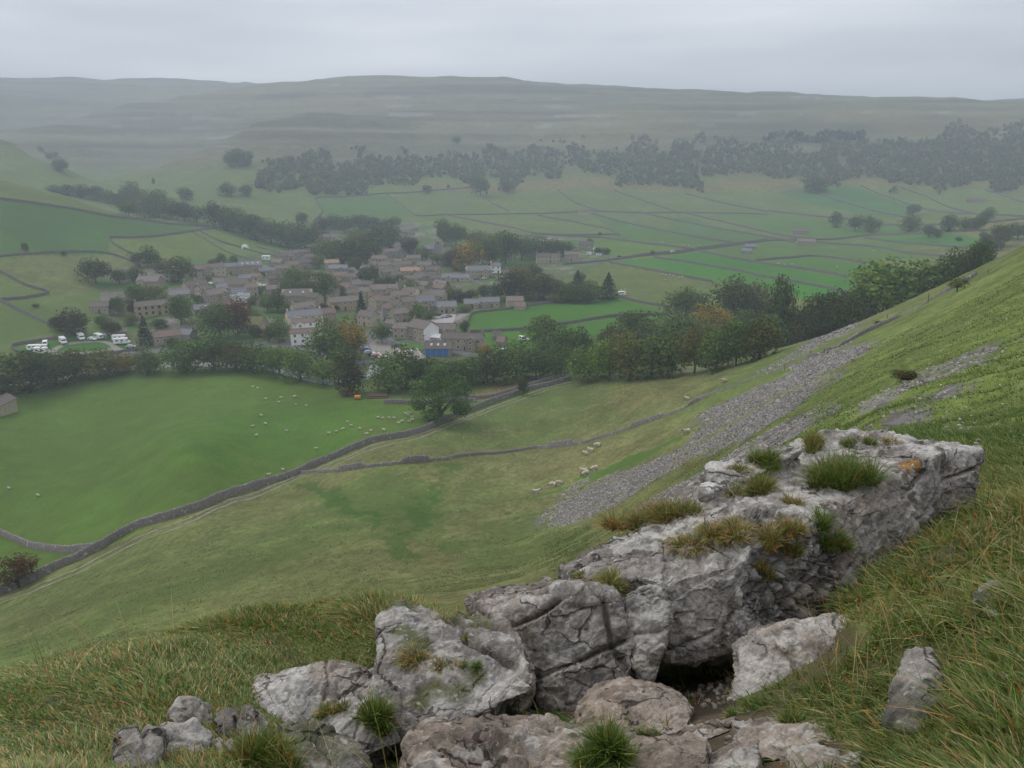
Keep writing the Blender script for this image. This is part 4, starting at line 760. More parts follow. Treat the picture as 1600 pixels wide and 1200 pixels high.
WALLS=[
 ([(-60,955),(0,930),(60,904),(120,877),(150,861),(200,832),(300,800),(400,762),(470,739),(540,708),(640,680),(700,656),(760,633),(820,612),(858,603),(893,594)],'longest grey wall, edging the track below the big green field',1.75),
 ([(470,740),(560,732),(650,722),(740,711),(830,701),(900,695),(940,684),(1000,665),(1050,646),(1100,622),(1150,601),(1200,583),(1250,566),(1300,546),(1350,521),(1400,498),(1450,471),(1490,451),(1525,430)],'grey wall climbing the hillside from the track to the hawthorn',1.6),
 ([(-60,812),(0,835),(50,855),(100,863),(148,860)],'short curved wall at the left edge above the russet tree',1.5),
 ([(600,631),(655,631),(700,627),(745,628)],'low wall behind the lone tree in the big green field',1.3),
 ([(715,624),(760,622),(800,612),(830,603),(860,594),(890,584)],'wall round the hay coloured strip beside the track',1.4),
 ([(820,592),(893,590)],'short wall at the top of the hay coloured strip',1.2),
 ([(893,593),(960,588),(1010,586),(1060,580),(1110,574),(1150,563),(1200,549),(1250,534),(1310,513)],'half fallen wall along the brow in front of the wood',1.1),
 ([(45,557),(18,543),(55,535),(95,529),(118,523)],'wall round the left end of the caravan field',1.4),
 ([(95,562),(150,556),(230,545)],'roadside wall in front of the caravan field',1.2),
 ([(0,402),(40,398),(120,394),(170,397),(205,409),(225,421)],'wall curving across the pasture past the single dark bush',1.5),
 ([(-40,415),(0,425),(40,446),(76,458),(45,466),(0,470)],'zigzag wall with a sharp corner at the left edge',1.5),
 ([(0,470),(30,485),(60,499),(98,519)],'wall running down from the left edge to the caravan field',1.5),
 ([(-60,304),(0,312),(100,325),(190,341),(250,349),(333,356)],'long wall high across the left hillside under the wood',1.9),
 ([(206,397),(188,388),(171,373),(200,372),(250,369),(300,362),(336,356)],'wall with a blunt pointed end in the middle of the left hillside',1.7),
 ([(312,361),(345,378),(378,388),(430,401)],'wall slanting down to the white tent',1.5),
 ([(300,362),(330,380),(360,396),(400,408)],'faint field edge wall left of the tent wall',1.0),
 ([(400,386),(425,392),(450,400)],'dark garden wall right of the white tent',1.3),
 ([(735,520),(810,516),(850,512),(900,504),(960,495),(1045,493)],'wall between the two bright green paddocks beside the village',1.5),
 ([(729,512),(733,498),(745,489),(800,483),(860,474),(960,466)],'wall along the top of the bright green paddock',1.4),
 ([(960,462),(1000,473),(1048,481)],'wall running right from the dark conifer',1.4),
 ([(692,441),(720,436),(778,430)],'lane wall above the red barn',1.2),
 ([(490,346),(505,331),(492,311),(540,308),(600,303),(680,298),(740,293)],'bent wall in the fields behind the village, under the wood',1.8),
 ([(603,303),(625,318),(650,337),(700,336),(800,335),(860,334),(925,330),(1000,333),(1060,333),(1150,334),(1200,336)],'very long level wall crossing the middle of the valley fields',1.7),
 ([(760,312),(795,330)],'short slanting wall in the far fields left of centre',1.6),
 ([(700,337),(740,345),(800,356),(830,364),(880,368),(964,367)],'double field wall right behind the village trees',1.7),
 ([(840,337),(900,348),(950,358),(968,368)],'slanting wall ending at the lane corner right of the far barn',1.7),
 ([(830,366),(940,372),(1000,380),(1060,387),(1088,391)],'wall leading right to the lane from the far houses',1.7),
 ([(925,334),(975,348),(1040,361),(1100,373),(1145,380)],'slanting wall starting beside the far stone barn',1.7),
 ([(1002,333),(1060,345),(1120,357),(1200,371),(1240,379)],'second slanting wall right of the far stone barn',1.7),
 ([(1070,333),(1130,347),(1200,364),(1250,374)],'third slanting wall right of the far stone barn',1.7),
 ([(880,414),(950,408),(1000,401),(1060,396),(1100,390),(1200,377),(1300,375),(1360,368),(1440,366)],'long lane wall across the fields from village to right',1.6),
 ([(905,412),(952,407),(1002,399),(1062,393),(1102,387),(1200,375)],'second wall along the far side of the valley lane',1.5),
 ([(952,411),(1010,421),(1060,431),(1112,441)],'wall below the lane with sheep along it',1.6),
 ([(1022,403),(1080,411),(1140,421),(1200,434),(1280,448),(1335,460)],'wall below the lane across the bright strips',1.6),
 ([(1090,392),(1140,403),(1200,413),(1280,425),(1342,437)],'wall from the two dark sheds across the bright strips',1.6),
 ([(1180,408),(1230,404),(1272,401),(1320,406),(1370,414)],'wall with a slight peak in the strips below the two barns',1.6),
 ([(1275,379),(1340,384),(1380,388),(1420,396),(1490,403)],'wall leading right from the nearer far barn',1.6),
 ([(1350,372),(1430,381),(1500,387),(1550,390)],'wall under the row of field trees on the right',1.6),
 ([(1200,363),(1235,370),(1280,374)],'short wall joining the upper of the two far barns',1.5),
 ([(1200,330),(1270,338),(1330,344),(1400,352),(1480,361),(1545,361)],'long faint wall above the field trees on the right',1.8),
 ([(1270,300),(1330,320),(1400,337),(1420,345)],'faint wall down from the round dark tree by the wood',1.8),
 ([(1345,290),(1400,312),(1440,326),(1520,335),(1600,340)],'faint slanting wall at the upper right of the fields',1.8),
 ([(1400,290),(1450,308),(1500,329),(1540,338)],'faint wall running down to the right under the wood',1.8),
 ([(1540,298),(1575,308),(1600,316)],'short faint wall at the right edge under the wood',1.8),
 ([(1360,350),(1450,352),(1530,350),(1600,343)],'faint level wall by the right edge behind the field trees',1.8),
 ([(960,298),(1000,312),(1040,326),(1060,333)],'faint wall running down from the middle of the far wood',1.8),
 ([(1070,303),(1130,318),(1200,331)],'faint slanting wall right of the middle of the far wood',1.8),
 ([(870,296),(900,318),(940,331)],'faint wall dropping toward the far stone barn',1.8),
]
for pp,lb,h in WALLS: wall(pp,lb,h,jag=.16 if 'half fallen' in lb else .07,gaps=.6 if ('half fallen' in lb or 'hawthorn' in lb) else 0)
# boulders lying along the broken wall on the brow
def strip(pp,wd,name,m,lift=.06,kind='structure',step=None):
    P,z=drape(pp,step); T=np.gradient(P,axis=0); T/=np.maximum(np.linalg.norm(T,axis=1),1e-6)[:,None]; Nn=np.stack([-T[:,1],T[:,0]],1); n_=len(P); V=[]
    K_=5
    for k in range(K_):
        q=P+Nn*((k/(K_-1)-.5)*wd); V.append(np.stack([q[:,0],q[:,1],height(q[:,0],q[:,1])+lift],1))
    V=np.stack(V,1).reshape(-1,3); i=np.arange(n_-1)[:,None]*K_; F_=np.concatenate([np.concatenate([i+k,i+K_+k,i+K_+k+1,i+k+1],1) for k in range(K_-1)])
    return link(name,new_mesh(name,V,F_,[m],True),kind=kind)
def patch(pp,name,m,lift=.06,kind='structure'):
    W_=[at(*p) for p in pp]; xs=[p.x for p in W_]; ys=[p.y for p in W_]; st=max(.8,min(max(xs)-min(xs),max(ys)-min(ys))/28)
    X,Y=np.meshgrid(np.arange(min(xs),max(xs)+st,st),np.arange(min(ys),max(ys)+st,st),indexing='ij'); nx,ny=X.shape
    Z=height(X.ravel(),Y.ravel())+lift; C_in=poly_in(X.ravel()+st/2,Y.ravel()+st/2,[(p.x,p.y) for p in W_]).reshape(nx,ny)
    V=np.stack([X.ravel(),Y.ravel(),Z],1); i,j=np.where(C_in[:-1,:-1]); b_=i*ny+j; F_=np.stack([b_,b_+ny,b_+ny+1,b_+1],1)
    return link(name,new_mesh(name,V,F_,[m],True),kind=kind)
ROADM=mat('tarmac',(.13,.13,.135),.9,.12,.6); TRACKM=mat('track_grit',(.22,.20,.15),.95,.25,.8,bump=.4,bscale=3,col2=(.12,.13,.05),c2scale=.7,c2pos=.60,c2w=.06); GRAVM=mat('gravel',(.24,.215,.185),.95,.15,1)
WATM=mat('river_water',(.16,.165,.17),.3,.06,1,spec=.8)
TR=[(-60,965),(0,938),(60,914),(130,885),(200,848),(300,808),(400,770),(455,748),(510,727),(560,706),(640,684),(700,662),(760,640),(800,625),(850,607),(893,597)]
for dx,nm in ((0,'wheel_track'),(5,'wheel_track')):
    strip([(x,y+dx*(.9 if x>450 else 1.4)) for x,y in TR],(.65 if dx else .8),nm,TRACKM,.07)
strip([(440,742),(470,747),(520,741),(600,734),(660,726)],1.0,'wheel_track',TRACKM,.05) if False else None
strip([(60,600),(110,566),(160,560),(240,549),(300,548),(380,541),(430,536),(500,552),(560,566),(600,560)],5.5,'road',ROADM,.12)
strip([(592,560),(582,540),(590,520),(612,504),(640,484),(655,470),(668,455)],6,'street',ROADM,.14)
strip([(595,516),(620,522),(660,536),(700,547),(745,556),(800,562)],7,'street',ROADM,.16)
strip([(598,522),(618,540),(640,533),(655,536)],6,'street',ROADM,.18)
strip([(880,411),(950,409),(1000,400),(1060,394.5),(1100,388.5),(1200,376),(1300,373.5),(1360,367)],4,'lane',ROADM,.1)
strip([(740,487),(725,492),(700,503),(675,508)],5,'lane',GRAVM,.1)
patch([(572,552),(585,530),(610,534),(612,545),(655,549),(668,560),(640,568),(600,566)],'car_park',GRAVM,.2)
patch([(612,540),(628,533),(655,537),(668,543),(668,548),(640,547)],'green_island',mat('mown_grass',(.065,.13,.025),.95,.15,1),.28)
patch([(673,502),(680,490),(712,492),(708,505),(690,508)],'car_park',mat('concrete_yard',(.34,.32,.31),.9,.1,1),.22)
strip([(80,551),(98,540),(140,534),(165,535),(178,543),(150,550),(105,552),(82,551)],3,'gravel_drive',GRAVM,.1)
strip([(178,543),(195,551),(215,552)],4,'gravel_drive',GRAVM,.11)
strip([(-20,600),(40,597),(80,592),(120,583),(160,578),(210,574)],7,'river',WATM,.06)
strip([(255,573),(290,566),(330,570),(420,575),(480,590),(530,598),(580,585),(590,570)],6,'river',WATM,.05)
LINEM=mat('paint_line',(.75,.75,.72),.8,.05,1)
for k in range(4): strip([(621+k*10.,545),(628+k*10.,556)],.22,'bay_line',LINEM,.32,step=2)
# ================================================================ TREES
def leafmat(name,c,c2=None,pos=.55,rnd=.22,zs=None):
    m=bpy.data.materials.new(name); m.use_nodes=True; t=m.node_tree; t.nodes.clear(); N=t.nodes.new; K=t.links.new
    a=N('ShaderNodeAttribute'); a.attribute_name='col'; rg=N('ShaderNodeRGB'); rg.outputs[0].default_value=(*c,1); col_=rg.outputs[0]
    if c2:
        tc_=N('ShaderNodeTexCoord'); nz_=N('ShaderNodeTexNoise'); nz_.inputs['Scale'].default_value=2.6; nz_.inputs['Detail'].default_value=2; K(tc_.outputs['Object'],nz_.inputs['Vector'])
        oi=N('ShaderNodeObjectInfo'); K(oi.outputs['Random'],nz_.inputs['W']) if False else None
        mr=N('ShaderNodeMapRange'); mr.inputs[1].default_value=pos-.05; mr.inputs[2].default_value=pos+.05; K(nz_.outputs['Fac'],mr.inputs[0])
        mm=N('ShaderNodeMix'); mm.data_type='RGBA'; K(mr.outputs[0],mm.inputs[0]); K(col_,mm.inputs[6]); mm.inputs[7].default_value=(*c2,1); col_=mm.outputs[2]
    v=N('ShaderNodeVectorMath'); v.operation='MULTIPLY'; K(col_,v.inputs[0]); K(a.outputs['Color'],v.inputs[1])
    oi=N('ShaderNodeObjectInfo'); mr=N('ShaderNodeMapRange'); mr.inputs[3].default_value=1-rnd; mr.inputs[4].default_value=1+rnd; K(oi.outputs['Random'],mr.inputs[0])
    v2=N('ShaderNodeVectorMath'); v2.operation='SCALE'; K(v.outputs[0],v2.inputs[0]); K(mr.outputs[0],v2.inputs['Scale'])
    d=N('ShaderNodeBsdfDiffuse'); tr=N('ShaderNodeBsdfTranslucent'); mx=N('ShaderNodeMixShader'); mx.inputs[0].default_value=.22; o=N('ShaderNodeOutputMaterial')
    K(v2.outputs[0],d.inputs['Color']); K(v2.outputs[0],tr.inputs['Color']); K(d.outputs[0],mx.inputs[1]); K(tr.outputs[0],mx.inputs[2]); K(mx.outputs[0],o.inputs['Surface']); return m
LM={'d':leafmat('leaf_dark',(.068,.098,.029),(.10,.118,.032)),'g':leafmat('leaf_green',(.10,.155,.036),(.078,.118,.030)),'o':leafmat('leaf_olive',(.135,.135,.036),(.092,.12,.030)),
 'a':leafmat('leaf_orange',(.27,.185,.022),(.11,.12,.028),.52),'c':leafmat('needle_dark',(.025,.045,.020)),'p':leafmat('leaf_purple',(.055,.025,.025)),'r':leafmat('leaf_russet',(.115,.055,.028),(.08,.06,.028)),
 'b':leafmat('leaf_brown',(.060,.055,.024),(.085,.07,.03)),'y':leafmat('leaf_bright',(.15,.235,.040),(.12,.20,.04))}
BARK=mat('bark',(.075,.06,.048),.95,.2,6)
def quads(P,Nd,sz,rng,cv):
    n_=len(P); r=rng.normal(size=(n_,3)); u=np.cross(Nd,r); u/=np.linalg.norm(u,axis=1)[:,None]+1e-9; v=np.cross(Nd,u); v/=np.linalg.norm(v,axis=1)[:,None]+1e-9
    s=sz[:,None]; V=np.stack([P-u*s-v*s*.7,P+u*s*.9-v*s,P+u*s+v*s*.8,P-u*s*.7+v*s],1).reshape(-1,3); F_=np.arange(n_*4).reshape(-1,4); C=np.repeat(cv,4)[:,None]*np.ones(3); return V,F_,C
def crown_mesh(name,seed,n_=1500,kind='broad',low=.08,leaf=.022,nb=13,spread=.5,gap=0.):
    rng=np.random.RandomState(seed)
    if kind=='conifer':
        h=rng.uniform(0,1,n_)**.75; z=low+(1-low)*(1-h); rad=.5*(h**.85)*(.82+.25*np.sin(z*55))*rng.uniform(.72,1.02,n_); th=rng.uniform(0,6.283,n_)
        P=np.stack([rad*np.cos(th),rad*np.sin(th),z],1); Nd=np.stack([np.cos(th)*.7,np.sin(th)*.7,.6+0*th],1); cv=rng.uniform(.7,1.3,n_)
    else:
        cs=[];rs=[]
        for k in range(nb):
            th=k*2.4+rng.uniform(-.4,.4); zz=rng.uniform(low+.15,.80); e=math.sqrt(max(0,1-((zz-.52)/.44)**2)); rr_=spread*e*rng.uniform(.30,.68)
            cs.append((rr_*math.cos(th),rr_*math.sin(th),zz)); rs.append(rng.uniform(.15,.23)*(1.15 if zz<.5 else 1))
        cs.append((0,0,.80)); rs.append(.18); cs.append((0,0,.5)); rs.append(.3)
        cs=np.array(cs); rs=np.array(rs); k=rng.choice(len(cs),n_,p=(rs**2)/(rs**2).sum()); dn=rng.normal(size=(n_,3)); dn/=np.linalg.norm(dn,axis=1)[:,None]
        q=rs[k]*rng.uniform(.78,1.08,n_); bump=1+.22*vn(dn*3+k[:,None]*5,seed); P=cs[k]+dn*(q*bump)[:,None]; P[:,2]=np.maximum(P[:,2],low+.02*rng.uniform(size=n_)); Nd=dn*.8+rng.normal(size=(n_,3))*.45+np.array([0,0,.3])
        tone=rng.uniform(.75,1.25,len(cs)); cv=tone[k]*rng.uniform(.65,1.35,n_)
        if gap: 
            kp=vn(P*5.5,seed+3)>-gap; P=P[kp];Nd=Nd[kp];cv=cv[kp]; n_=len(P)
    sz=leaf*rng.uniform(.6,1.4,len(P)); V,F_,C=quads(P,Nd,sz,rng,cv); return new_mesh(name,V,F_,[LM['d']],False,None,C)
def trunk_mesh(name,seed,low=.2,limbs=5,rad=.022):
    rng=random.Random(seed); mb=MB(); mb.tube([(0,0,-.06),(0,0,.0),(rng.uniform(-.01,.01),0,low*.7),(rng.uniform(-.02,.02),.01,.5)],[rad*1.6,rad*1.15,rad*.85,rad*.5],7)
    for k in range(limbs):
        th=k*2.4+rng.uniform(-.3,.3); z0=low*rng.uniform(.55,1.1); L_=rng.uniform(.22,.36)
        p1=(math.cos(th)*L_*.4,math.sin(th)*L_*.4,z0+L_*.55); p2=(math.cos(th)*L_,math.sin(th)*L_,z0+L_*1.0); p3=(math.cos(th)*L_*1.25,math.sin(th)*L_*1.25,z0+L_*1.5)
        mb.tube([(0,0,z0),p1,p2,p3],[rad*.6,rad*.42,rad*.25,rad*.1],5)
    return mb.mesh(name,[BARK])
CR=[crown_mesh('crown',s,2600,low=l,nb=b_,leaf=.0165) for s,l,b_ in ((1,-.02,17),(2,.0,19),(3,.03,15),(4,-.03,18),(5,.0,16),(6,.05,20))]
CRS=[crown_mesh('crown',s,1100,low=.22,nb=9,leaf=.020,gap=.15) for s in (11,12,13)]
CC=[crown_mesh('crown',s,1300,'conifer',low=.05,leaf=.020) for s in (21,22)]
TK=[trunk_mesh('trunk',s,.25) for s in (1,2)]; TKS=trunk_mesh('trunk',5,.32,6,.026)
LOOK={'d':'dark green','g':'mid green','o':'olive green','a':'orange leaved','c':'dark conifer','p':'purple leaved','r':'russet','b':'brownish','y':'bright green'}
ORD=['leftmost','second','third','fourth','fifth','sixth','seventh','eighth','ninth','tenth','eleventh','twelfth','thirteenth','fourteenth','fifteenth','sixteenth','seventeenth','eighteenth','nineteenth','twentieth','twenty-first','twenty-second','twenty-third','twenty-fourth','twenty-fifth','twenty-sixth','twenty-seventh','twenty-eighth','twenty-ninth','thirtieth','thirty-first','thirty-second','thirty-third','thirty-fourth','thirty-fifth','thirty-sixth','thirty-seventh','thirty-eighth','thirty-ninth','fortieth','forty-first','forty-second','forty-third','forty-fourth','forty-fifth','forty-sixth','forty-seventh','forty-eighth','forty-ninth','fiftieth']
def ordl(k): return ORD[0] if k==0 else ORD[k]+' from the left'
tcount=0
def tree(px,py,wp,hp,ty,label,group=None,name=None,loc=None,crown=None,trunk=None,zoff=0):
    global tcount; tcount+=1; P=loc or at(px,py)
    if loc is None and px>1190 and py>400 and float(hill_mask(np.array([P.x]),np.array([P.y]))[0])>.25 and ('behind' in label or 'wood' in label) and 'hawthorn' not in label:
        R_=335 if 'brow' in label else 325; a,t=az_tan(px,py); x,y=R_*math.sin(a),R_*math.cos(a); z=gz(x,y); top=EYE+az_tan(px,py-hp)[1]*R_; P=Vector((x,y,z)); s=pxm(P); hp=(top-z)/s*.95; wp*=.95
    s=pxm(P)
    bush=hp*s<3.2; nm=name or ('shrub' if bush else 'conifer' if ty=='c' else 'broadleaf_tree')
    e=thing(nm,label,'shrub' if bush else 'tree',(P.x,P.y,P.z+zoff),(px*7.7)%6.28,group)
    H=hp*s*1.06; W_=wp*s*1.30; e.scale=(W_,W_,H)
    lst=CC if ty=='c' else CRS if ty in 's' else CR
    c=link('crown',crown or lst[(tcount*5+int(px))%len(lst)],e); mm_=LM.get(ty,LM['g']); c.material_slots[0].link='OBJECT'; c.material_slots[0].material=mm_
    link('trunk',trunk or (TKS if ty=='s' else TK[tcount%2]),e)
    return e
def row(items,where,group):
    items=sorted(items,key=lambda q:q[0])
    for k,(px,py,w_,h_,ty) in enumerate(items): tree(px,py,w_,h_,ty,f"{LOOK.get(ty,'loose green')} {'tree' if ty!='c' else 'tree'}, {ordl(k)} {where}",group)
row([(5,616,80,66,'d'),(50,610,70,62,'d'),(88,602,62,56,'d'),(118,592,50,48,'o'),(158,588,62,46,'o'),(195,582,40,30,'a'),(232,584,40,40,'d'),(288,582,55,54,'g'),(335,579,62,54,'d'),(370,578,50,45,'o'),(402,580,55,50,'g'),(437,586,58,50,'g'),(470,594,55,55,'g'),(505,601,42,42,'g'),(546,616,46,64,'b')],"in the left riverside belt",'riverside trees')
row([(608,612,60,62,'g'),(636,606,60,68,'d'),(668,604,52,46,'d'),(702,602,56,42,'d'),(738,600,56,48,'g'),(772,598,56,60,'d'),(806,594,58,64,'g'),(838,592,46,48,'d'),(868,588,50,48,'g')],"in the belt behind the lone tree",'trees behind the lone tree')
row([(920,596,72,60,'y'),(952,596,60,70,'y'),(985,594,60,76,'o'),(1018,590,60,66,'g'),(1050,588,58,80,'g'),(1085,584,60,80,'o'),(1118,580,56,72,'g'),(1150,572,60,74,'g'),(1185,562,60,66,'o'),(1220,552,60,70,'g'),(1255,540,58,60,'o'),(1288,530,56,66,'b'),(1318,518,50,60,'d')],"in the wood's front row",'wood at the foot of the hill')
row([(848,548,56,56,'g'),(882,566,56,58,'g'),(905,560,50,50,'d'),(992,530,62,46,'d'),(960,548,56,46,'o'),(1020,548,56,50,'d'),(1060,540,60,52,'g'),(1070,502,60,56,'d'),(1113,525,56,52,'a'),(1145,510,66,82,'d'),(1100,545,50,46,'o'),(1182,500,54,60,'o'),(1222,492,54,66,'d'),(1165,540,60,56,'g'),(1208,530,60,60,'g'),(1242,525,50,50,'o'),(1272,515,54,62,'d'),(1305,508,60,62,'d'),(1335,505,56,54,'d')],"in the wood's back rows",'trees at the back of the hillfoot wood')
tree(1385,508,122,112,'y','big bright green tree rising behind the brow on the right','trees behind the brow')
row([(1350,490,50,60,'g'),(1434,472,70,72,'g'),(1468,460,60,60,'g'),(1488,444,46,62,'d'),(1512,424,36,46,'d'),(1535,405,40,34,'g')],"behind the brow, right of the bright tree",'trees behind the brow')
row([(1306,355,20,24,'d'),(1336,361,22,25,'d'),(1360,363,26,26,'d'),(1426,337,22,18,'d'),(1421,362,28,25,'d'),(1451,371,20,20,'d'),(1464,372,15,14,'d'),(1481,362,27,26,'d'),(1510,361,24,21,'d'),(1528,360,24,24,'d'),(1543,343,19,19,'d'),(1537,380,15,19,'g'),(1498,377,10,7,'d'),(1562,386,34,36,'d'),(1590,374,34,26,'d'),(1544,392,36,24,'b')],"of the far field trees at right",'field trees on the right')
row([(40,394,11,15,'d'),(150,443,42,42,'d'),(187,444,26,24,'d'),(212,440,28,22,'d'),(216,416,24,22,'d'),(237,418,26,34,'d'),(255,426,26,22,'o'),(279,440,48,38,'d'),(115,523,46,44,'b'),(90,516,22,22,'b'),(186,493,24,30,'g'),(207,492,16,20,'p'),(176,526,26,28,'b'),(160,512,22,20,'g'),(228,540,26,46,'c'),(213,471,40,26,'g'),(243,470,30,24,'o'),(205,508,22,20,'o'),(100,400,8,8,'b'),(56,480,10,6,'d')],"round the caravan field",'trees at the left end of the village')
row([(284,508,38,48,'g'),(334,420,18,16,'d'),(347,416,16,20,'g'),(366,415,16,16,'o'),(345,530,56,58,'d'),(372,526,40,64,'r'),(338,500,40,28,'d'),(396,512,28,30,'g'),(437,534,34,42,'g'),(422,534,20,24,'d'),(309,475,14,14,'g'),(404,460,16,12,'d'),(418,487,22,28,'g'),(434,487,26,36,'d'),(448,489,20,18,'g'),(460,452,34,38,'g'),(455,464,36,30,'d'),(481,462,34,28,'d'),(484,448,26,26,'g'),(508,470,36,46,'g'),(528,466,22,26,'o'),(400,527,20,20,'d'),(270,540,20,14,'d'),(250,512,26,14,'d')],"in the village's left half",'trees in the left half of the village')
row([(502,404,30,26,'g'),(522,412,40,40,'g'),(548,418,44,42,'d'),(572,410,40,38,'d'),(590,394,40,40,'d'),(610,388,38,38,'d'),(562,390,44,34,'o'),(577,446,34,36,'d'),(560,424,34,22,'d'),(497,420,20,24,'o'),(592,450,24,18,'d'),(608,450,22,20,'d'),(624,450,20,22,'d'),(642,462,28,28,'g'),(566,504,24,46,'c'),(505,486,18,13,'p'),(525,486,14,12,'p'),(540,484,12,15,'p'),(654,506,27,32,'g'),(597,536,30,32,'d'),(512,566,56,70,'g'),(548,562,50,70,'a'),(533,572,40,40,'g'),(640,402,30,32,'b'),(660,408,26,24,'d'),(588,476,20,14,'y'),(672,498,22,12,'g')],"in mid village",'trees in the middle of the village')
row([(694,386,26,44,'g'),(712,384,34,36,'d'),(684,412,20,16,'d'),(700,416,30,26,'d'),(732,424,52,48,'a'),(712,422,30,36,'b'),(765,418,44,52,'d'),(790,412,46,50,'d'),(745,385,34,26,'o'),(780,392,40,30,'o'),(815,406,42,38,'d'),(840,402,36,32,'d'),(865,402,34,28,'d'),(884,402,28,24,'d'),(812,436,30,24,'o'),(833,432,26,20,'b'),(906,440,18,16,'g'),(800,470,44,50,'b'),(826,468,44,44,'o'),(850,468,40,40,'b'),(874,470,36,36,'d'),(898,472,40,34,'g'),(922,472,36,34,'g'),(902,458,26,34,'c'),(950,468,34,40,'c'),(703,470,24,24,'g'),(718,472,18,20,'p'),(736,470,22,18,'b'),(756,464,20,20,'d'),(775,468,28,24,'g'),(745,476,24,12,'g'),(778,474,14,12,'y'),(875,472,36,14,'o'),(726,520,14,20,'d'),(758,554,20,16,'a'),(728,488,20,10,'g'),(934,398,12,12,'d'),(946,398,16,12,'d'),(922,382,10,10,'d'),(790,566,30,20,'o')],"at the village's right end",'trees at the right end of the village')
row([(86,300,22,11,'d'),(108,305,28,16,'d'),(130,309,28,20,'b'),(152,313,28,22,'d'),(172,318,26,22,'d'),(190,324,22,22,'d'),(207,318,32,34,'d'),(202,338,24,24,'g'),(226,340,34,42,'o'),(248,340,36,42,'g'),(268,343,32,34,'d'),(288,346,34,30,'b'),(308,348,24,26,'g'),(291,313,22,20,'d'),(336,354,30,40,'b'),(354,360,34,38,'d'),(378,365,36,38,'d'),(400,374,38,38,'d'),(424,381,40,40,'d'),(448,386,40,40,'d'),(470,390,38,42,'d'),(488,386,28,36,'o'),(503,364,24,26,'b'),(472,352,20,20,'d'),(522,358,30,24,'d'),(540,364,26,26,'d'),(567,362,28,26,'d'),(586,362,26,22,'d'),(606,362,24,22,'d'),(616,358,20,20,'d'),(534,352,16,12,'c'),(556,354,16,18,'d')],"in the belt above the village",'belt of trees above the village')
row([(95,268,22,22,'d'),(78,248,14,10,'d'),(85,246,12,9,'d'),(64,236,10,8,'d'),(362,260,22,25,'d'),(374,260,24,27,'d'),(386,260,18,24,'d'),(355,306,26,22,'d'),(385,306,20,18,'d'),(240,288,5,11,'d'),(751,306,25,32,'d'),(667,302,16,13,'d'),(741,292,20,18,'d'),(793,300,22,19,'d'),(713,226,14,14,'g'),(832,234,10,10,'d'),(767,237,10,12,'d'),(937,368,6,6,'d'),(1020,398,7,7,'d'),(1272,300,38,27,'d')],"on the far slopes",'single trees on the far slopes')
row([(325,440,12,10,'g'),(341,470,14,12,'d'),(362,470,12,12,'g'),(386,455,13,12,'d'),(395,476,16,14,'o'),(412,436,13,11,'d'),(430,440,13,12,'g'),(444,474,14,12,'d'),(462,430,12,10,'o'),(478,440,15,14,'d'),(490,470,16,16,'g'),(503,436,12,12,'d'),(524,450,13,12,'g'),(540,470,14,12,'d'),(556,440,13,11,'o'),(570,462,15,13,'g'),(582,480,14,13,'d'),(586,430,13,12,'d'),(600,474,12,11,'g'),(612,462,12,10,'y'),(622,450,13,12,'d'),(634,440,14,12,'o'),(648,448,12,11,'g'),(656,440,12,12,'d'),(668,458,12,11,'g'),(680,462,13,12,'d'),(690,476,14,12,'o'),(640,510,14,13,'g'),(606,505,13,11,'d'),(588,508,13,12,'g'),(660,515,15,13,'d'),(676,516,13,11,'o')],'of the small garden trees between cottages','small garden trees between the cottages')
tree(817,618,18,30,'d','slim dark bush between the hay strip and the track')
tree(1495,456,30,25,'d','windswept hawthorn standing by the hillside wall on the brow',name='hawthorn',crown=CRS[0],trunk=TKS)
tree(1415,594,38,16,'b','low dark bush among the upper scree stones',name='bush')
tree(1373,508,14,7,'b','tiny dark bush beside the hillside wall',name='bush')
tree(30,918,66,56,'r','russet hawthorn in front of the wall at the lower left',name='russet_hawthorn',crown=crown_mesh('crown',77,3200,low=.16,leaf=.013,nb=12,gap=.25),trunk=TKS)
# lone tree in the field corner: high detail, open crown with limbs showing
lone=thing('lone_tree','large spreading green tree standing alone beside the track wall','tree',tuple(at(688,658)),.6); s_=pxm(at(688,658)); lone.scale=(104*s_,104*s_,86*s_)
def lone_crown():
    rng=np.random.RandomState(99); cs=np.array([(-.28,.1,.62),(-.12,-.1,.76),(.02,.15,.88),(.18,-.1,.80),(.32,.05,.66),(.42,.0,.50),(-.42,-.05,.46),(-.34,0,.38),(.05,-.25,.66),(-.05,.3,.7),(.22,.25,.62),(-.18,-.28,.55),(.14,-.3,.30),(-.22,-.2,.22),(.28,-.18,.28),(.02,0,.95),(-.1,.05,.12),(.0,.3,.5)]); rs=rng.uniform(.10,.17,len(cs)); n_=6500
    k=rng.choice(len(cs),n_,p=rs**2/(rs**2).sum()); dn=rng.normal(size=(n_,3)); dn/=np.linalg.norm(dn,axis=1)[:,None]; P=cs[k]+dn*(rs[k]*rng.uniform(.55,1.15,n_)*(1+.3*vn(dn*3+k[:,None]*3,5)))[:,None]
    cv=rng.uniform(.8,1.2,len(cs))[k]*rng.uniform(.6,1.4,n_); V,F_,C=quads(P,dn+rng.normal(size=(n_,3))*.5+np.array([0,0,.3]),.011*rng.uniform(.6,1.4,n_),rng,cv); return new_mesh('crown',V,F_,[LM['g']],False,None,C)
LM['l']=leafmat('leaf_lone',(.085,.15,.04),(.07,.12,.035),rnd=0.); lc_=link('crown',lone_crown(),lone); lc_.material_slots[0].link='OBJECT'; lc_.material_slots[0].material=LM['l']; link('trunk',trunk_mesh('trunk',42,.16,9,.03),lone)
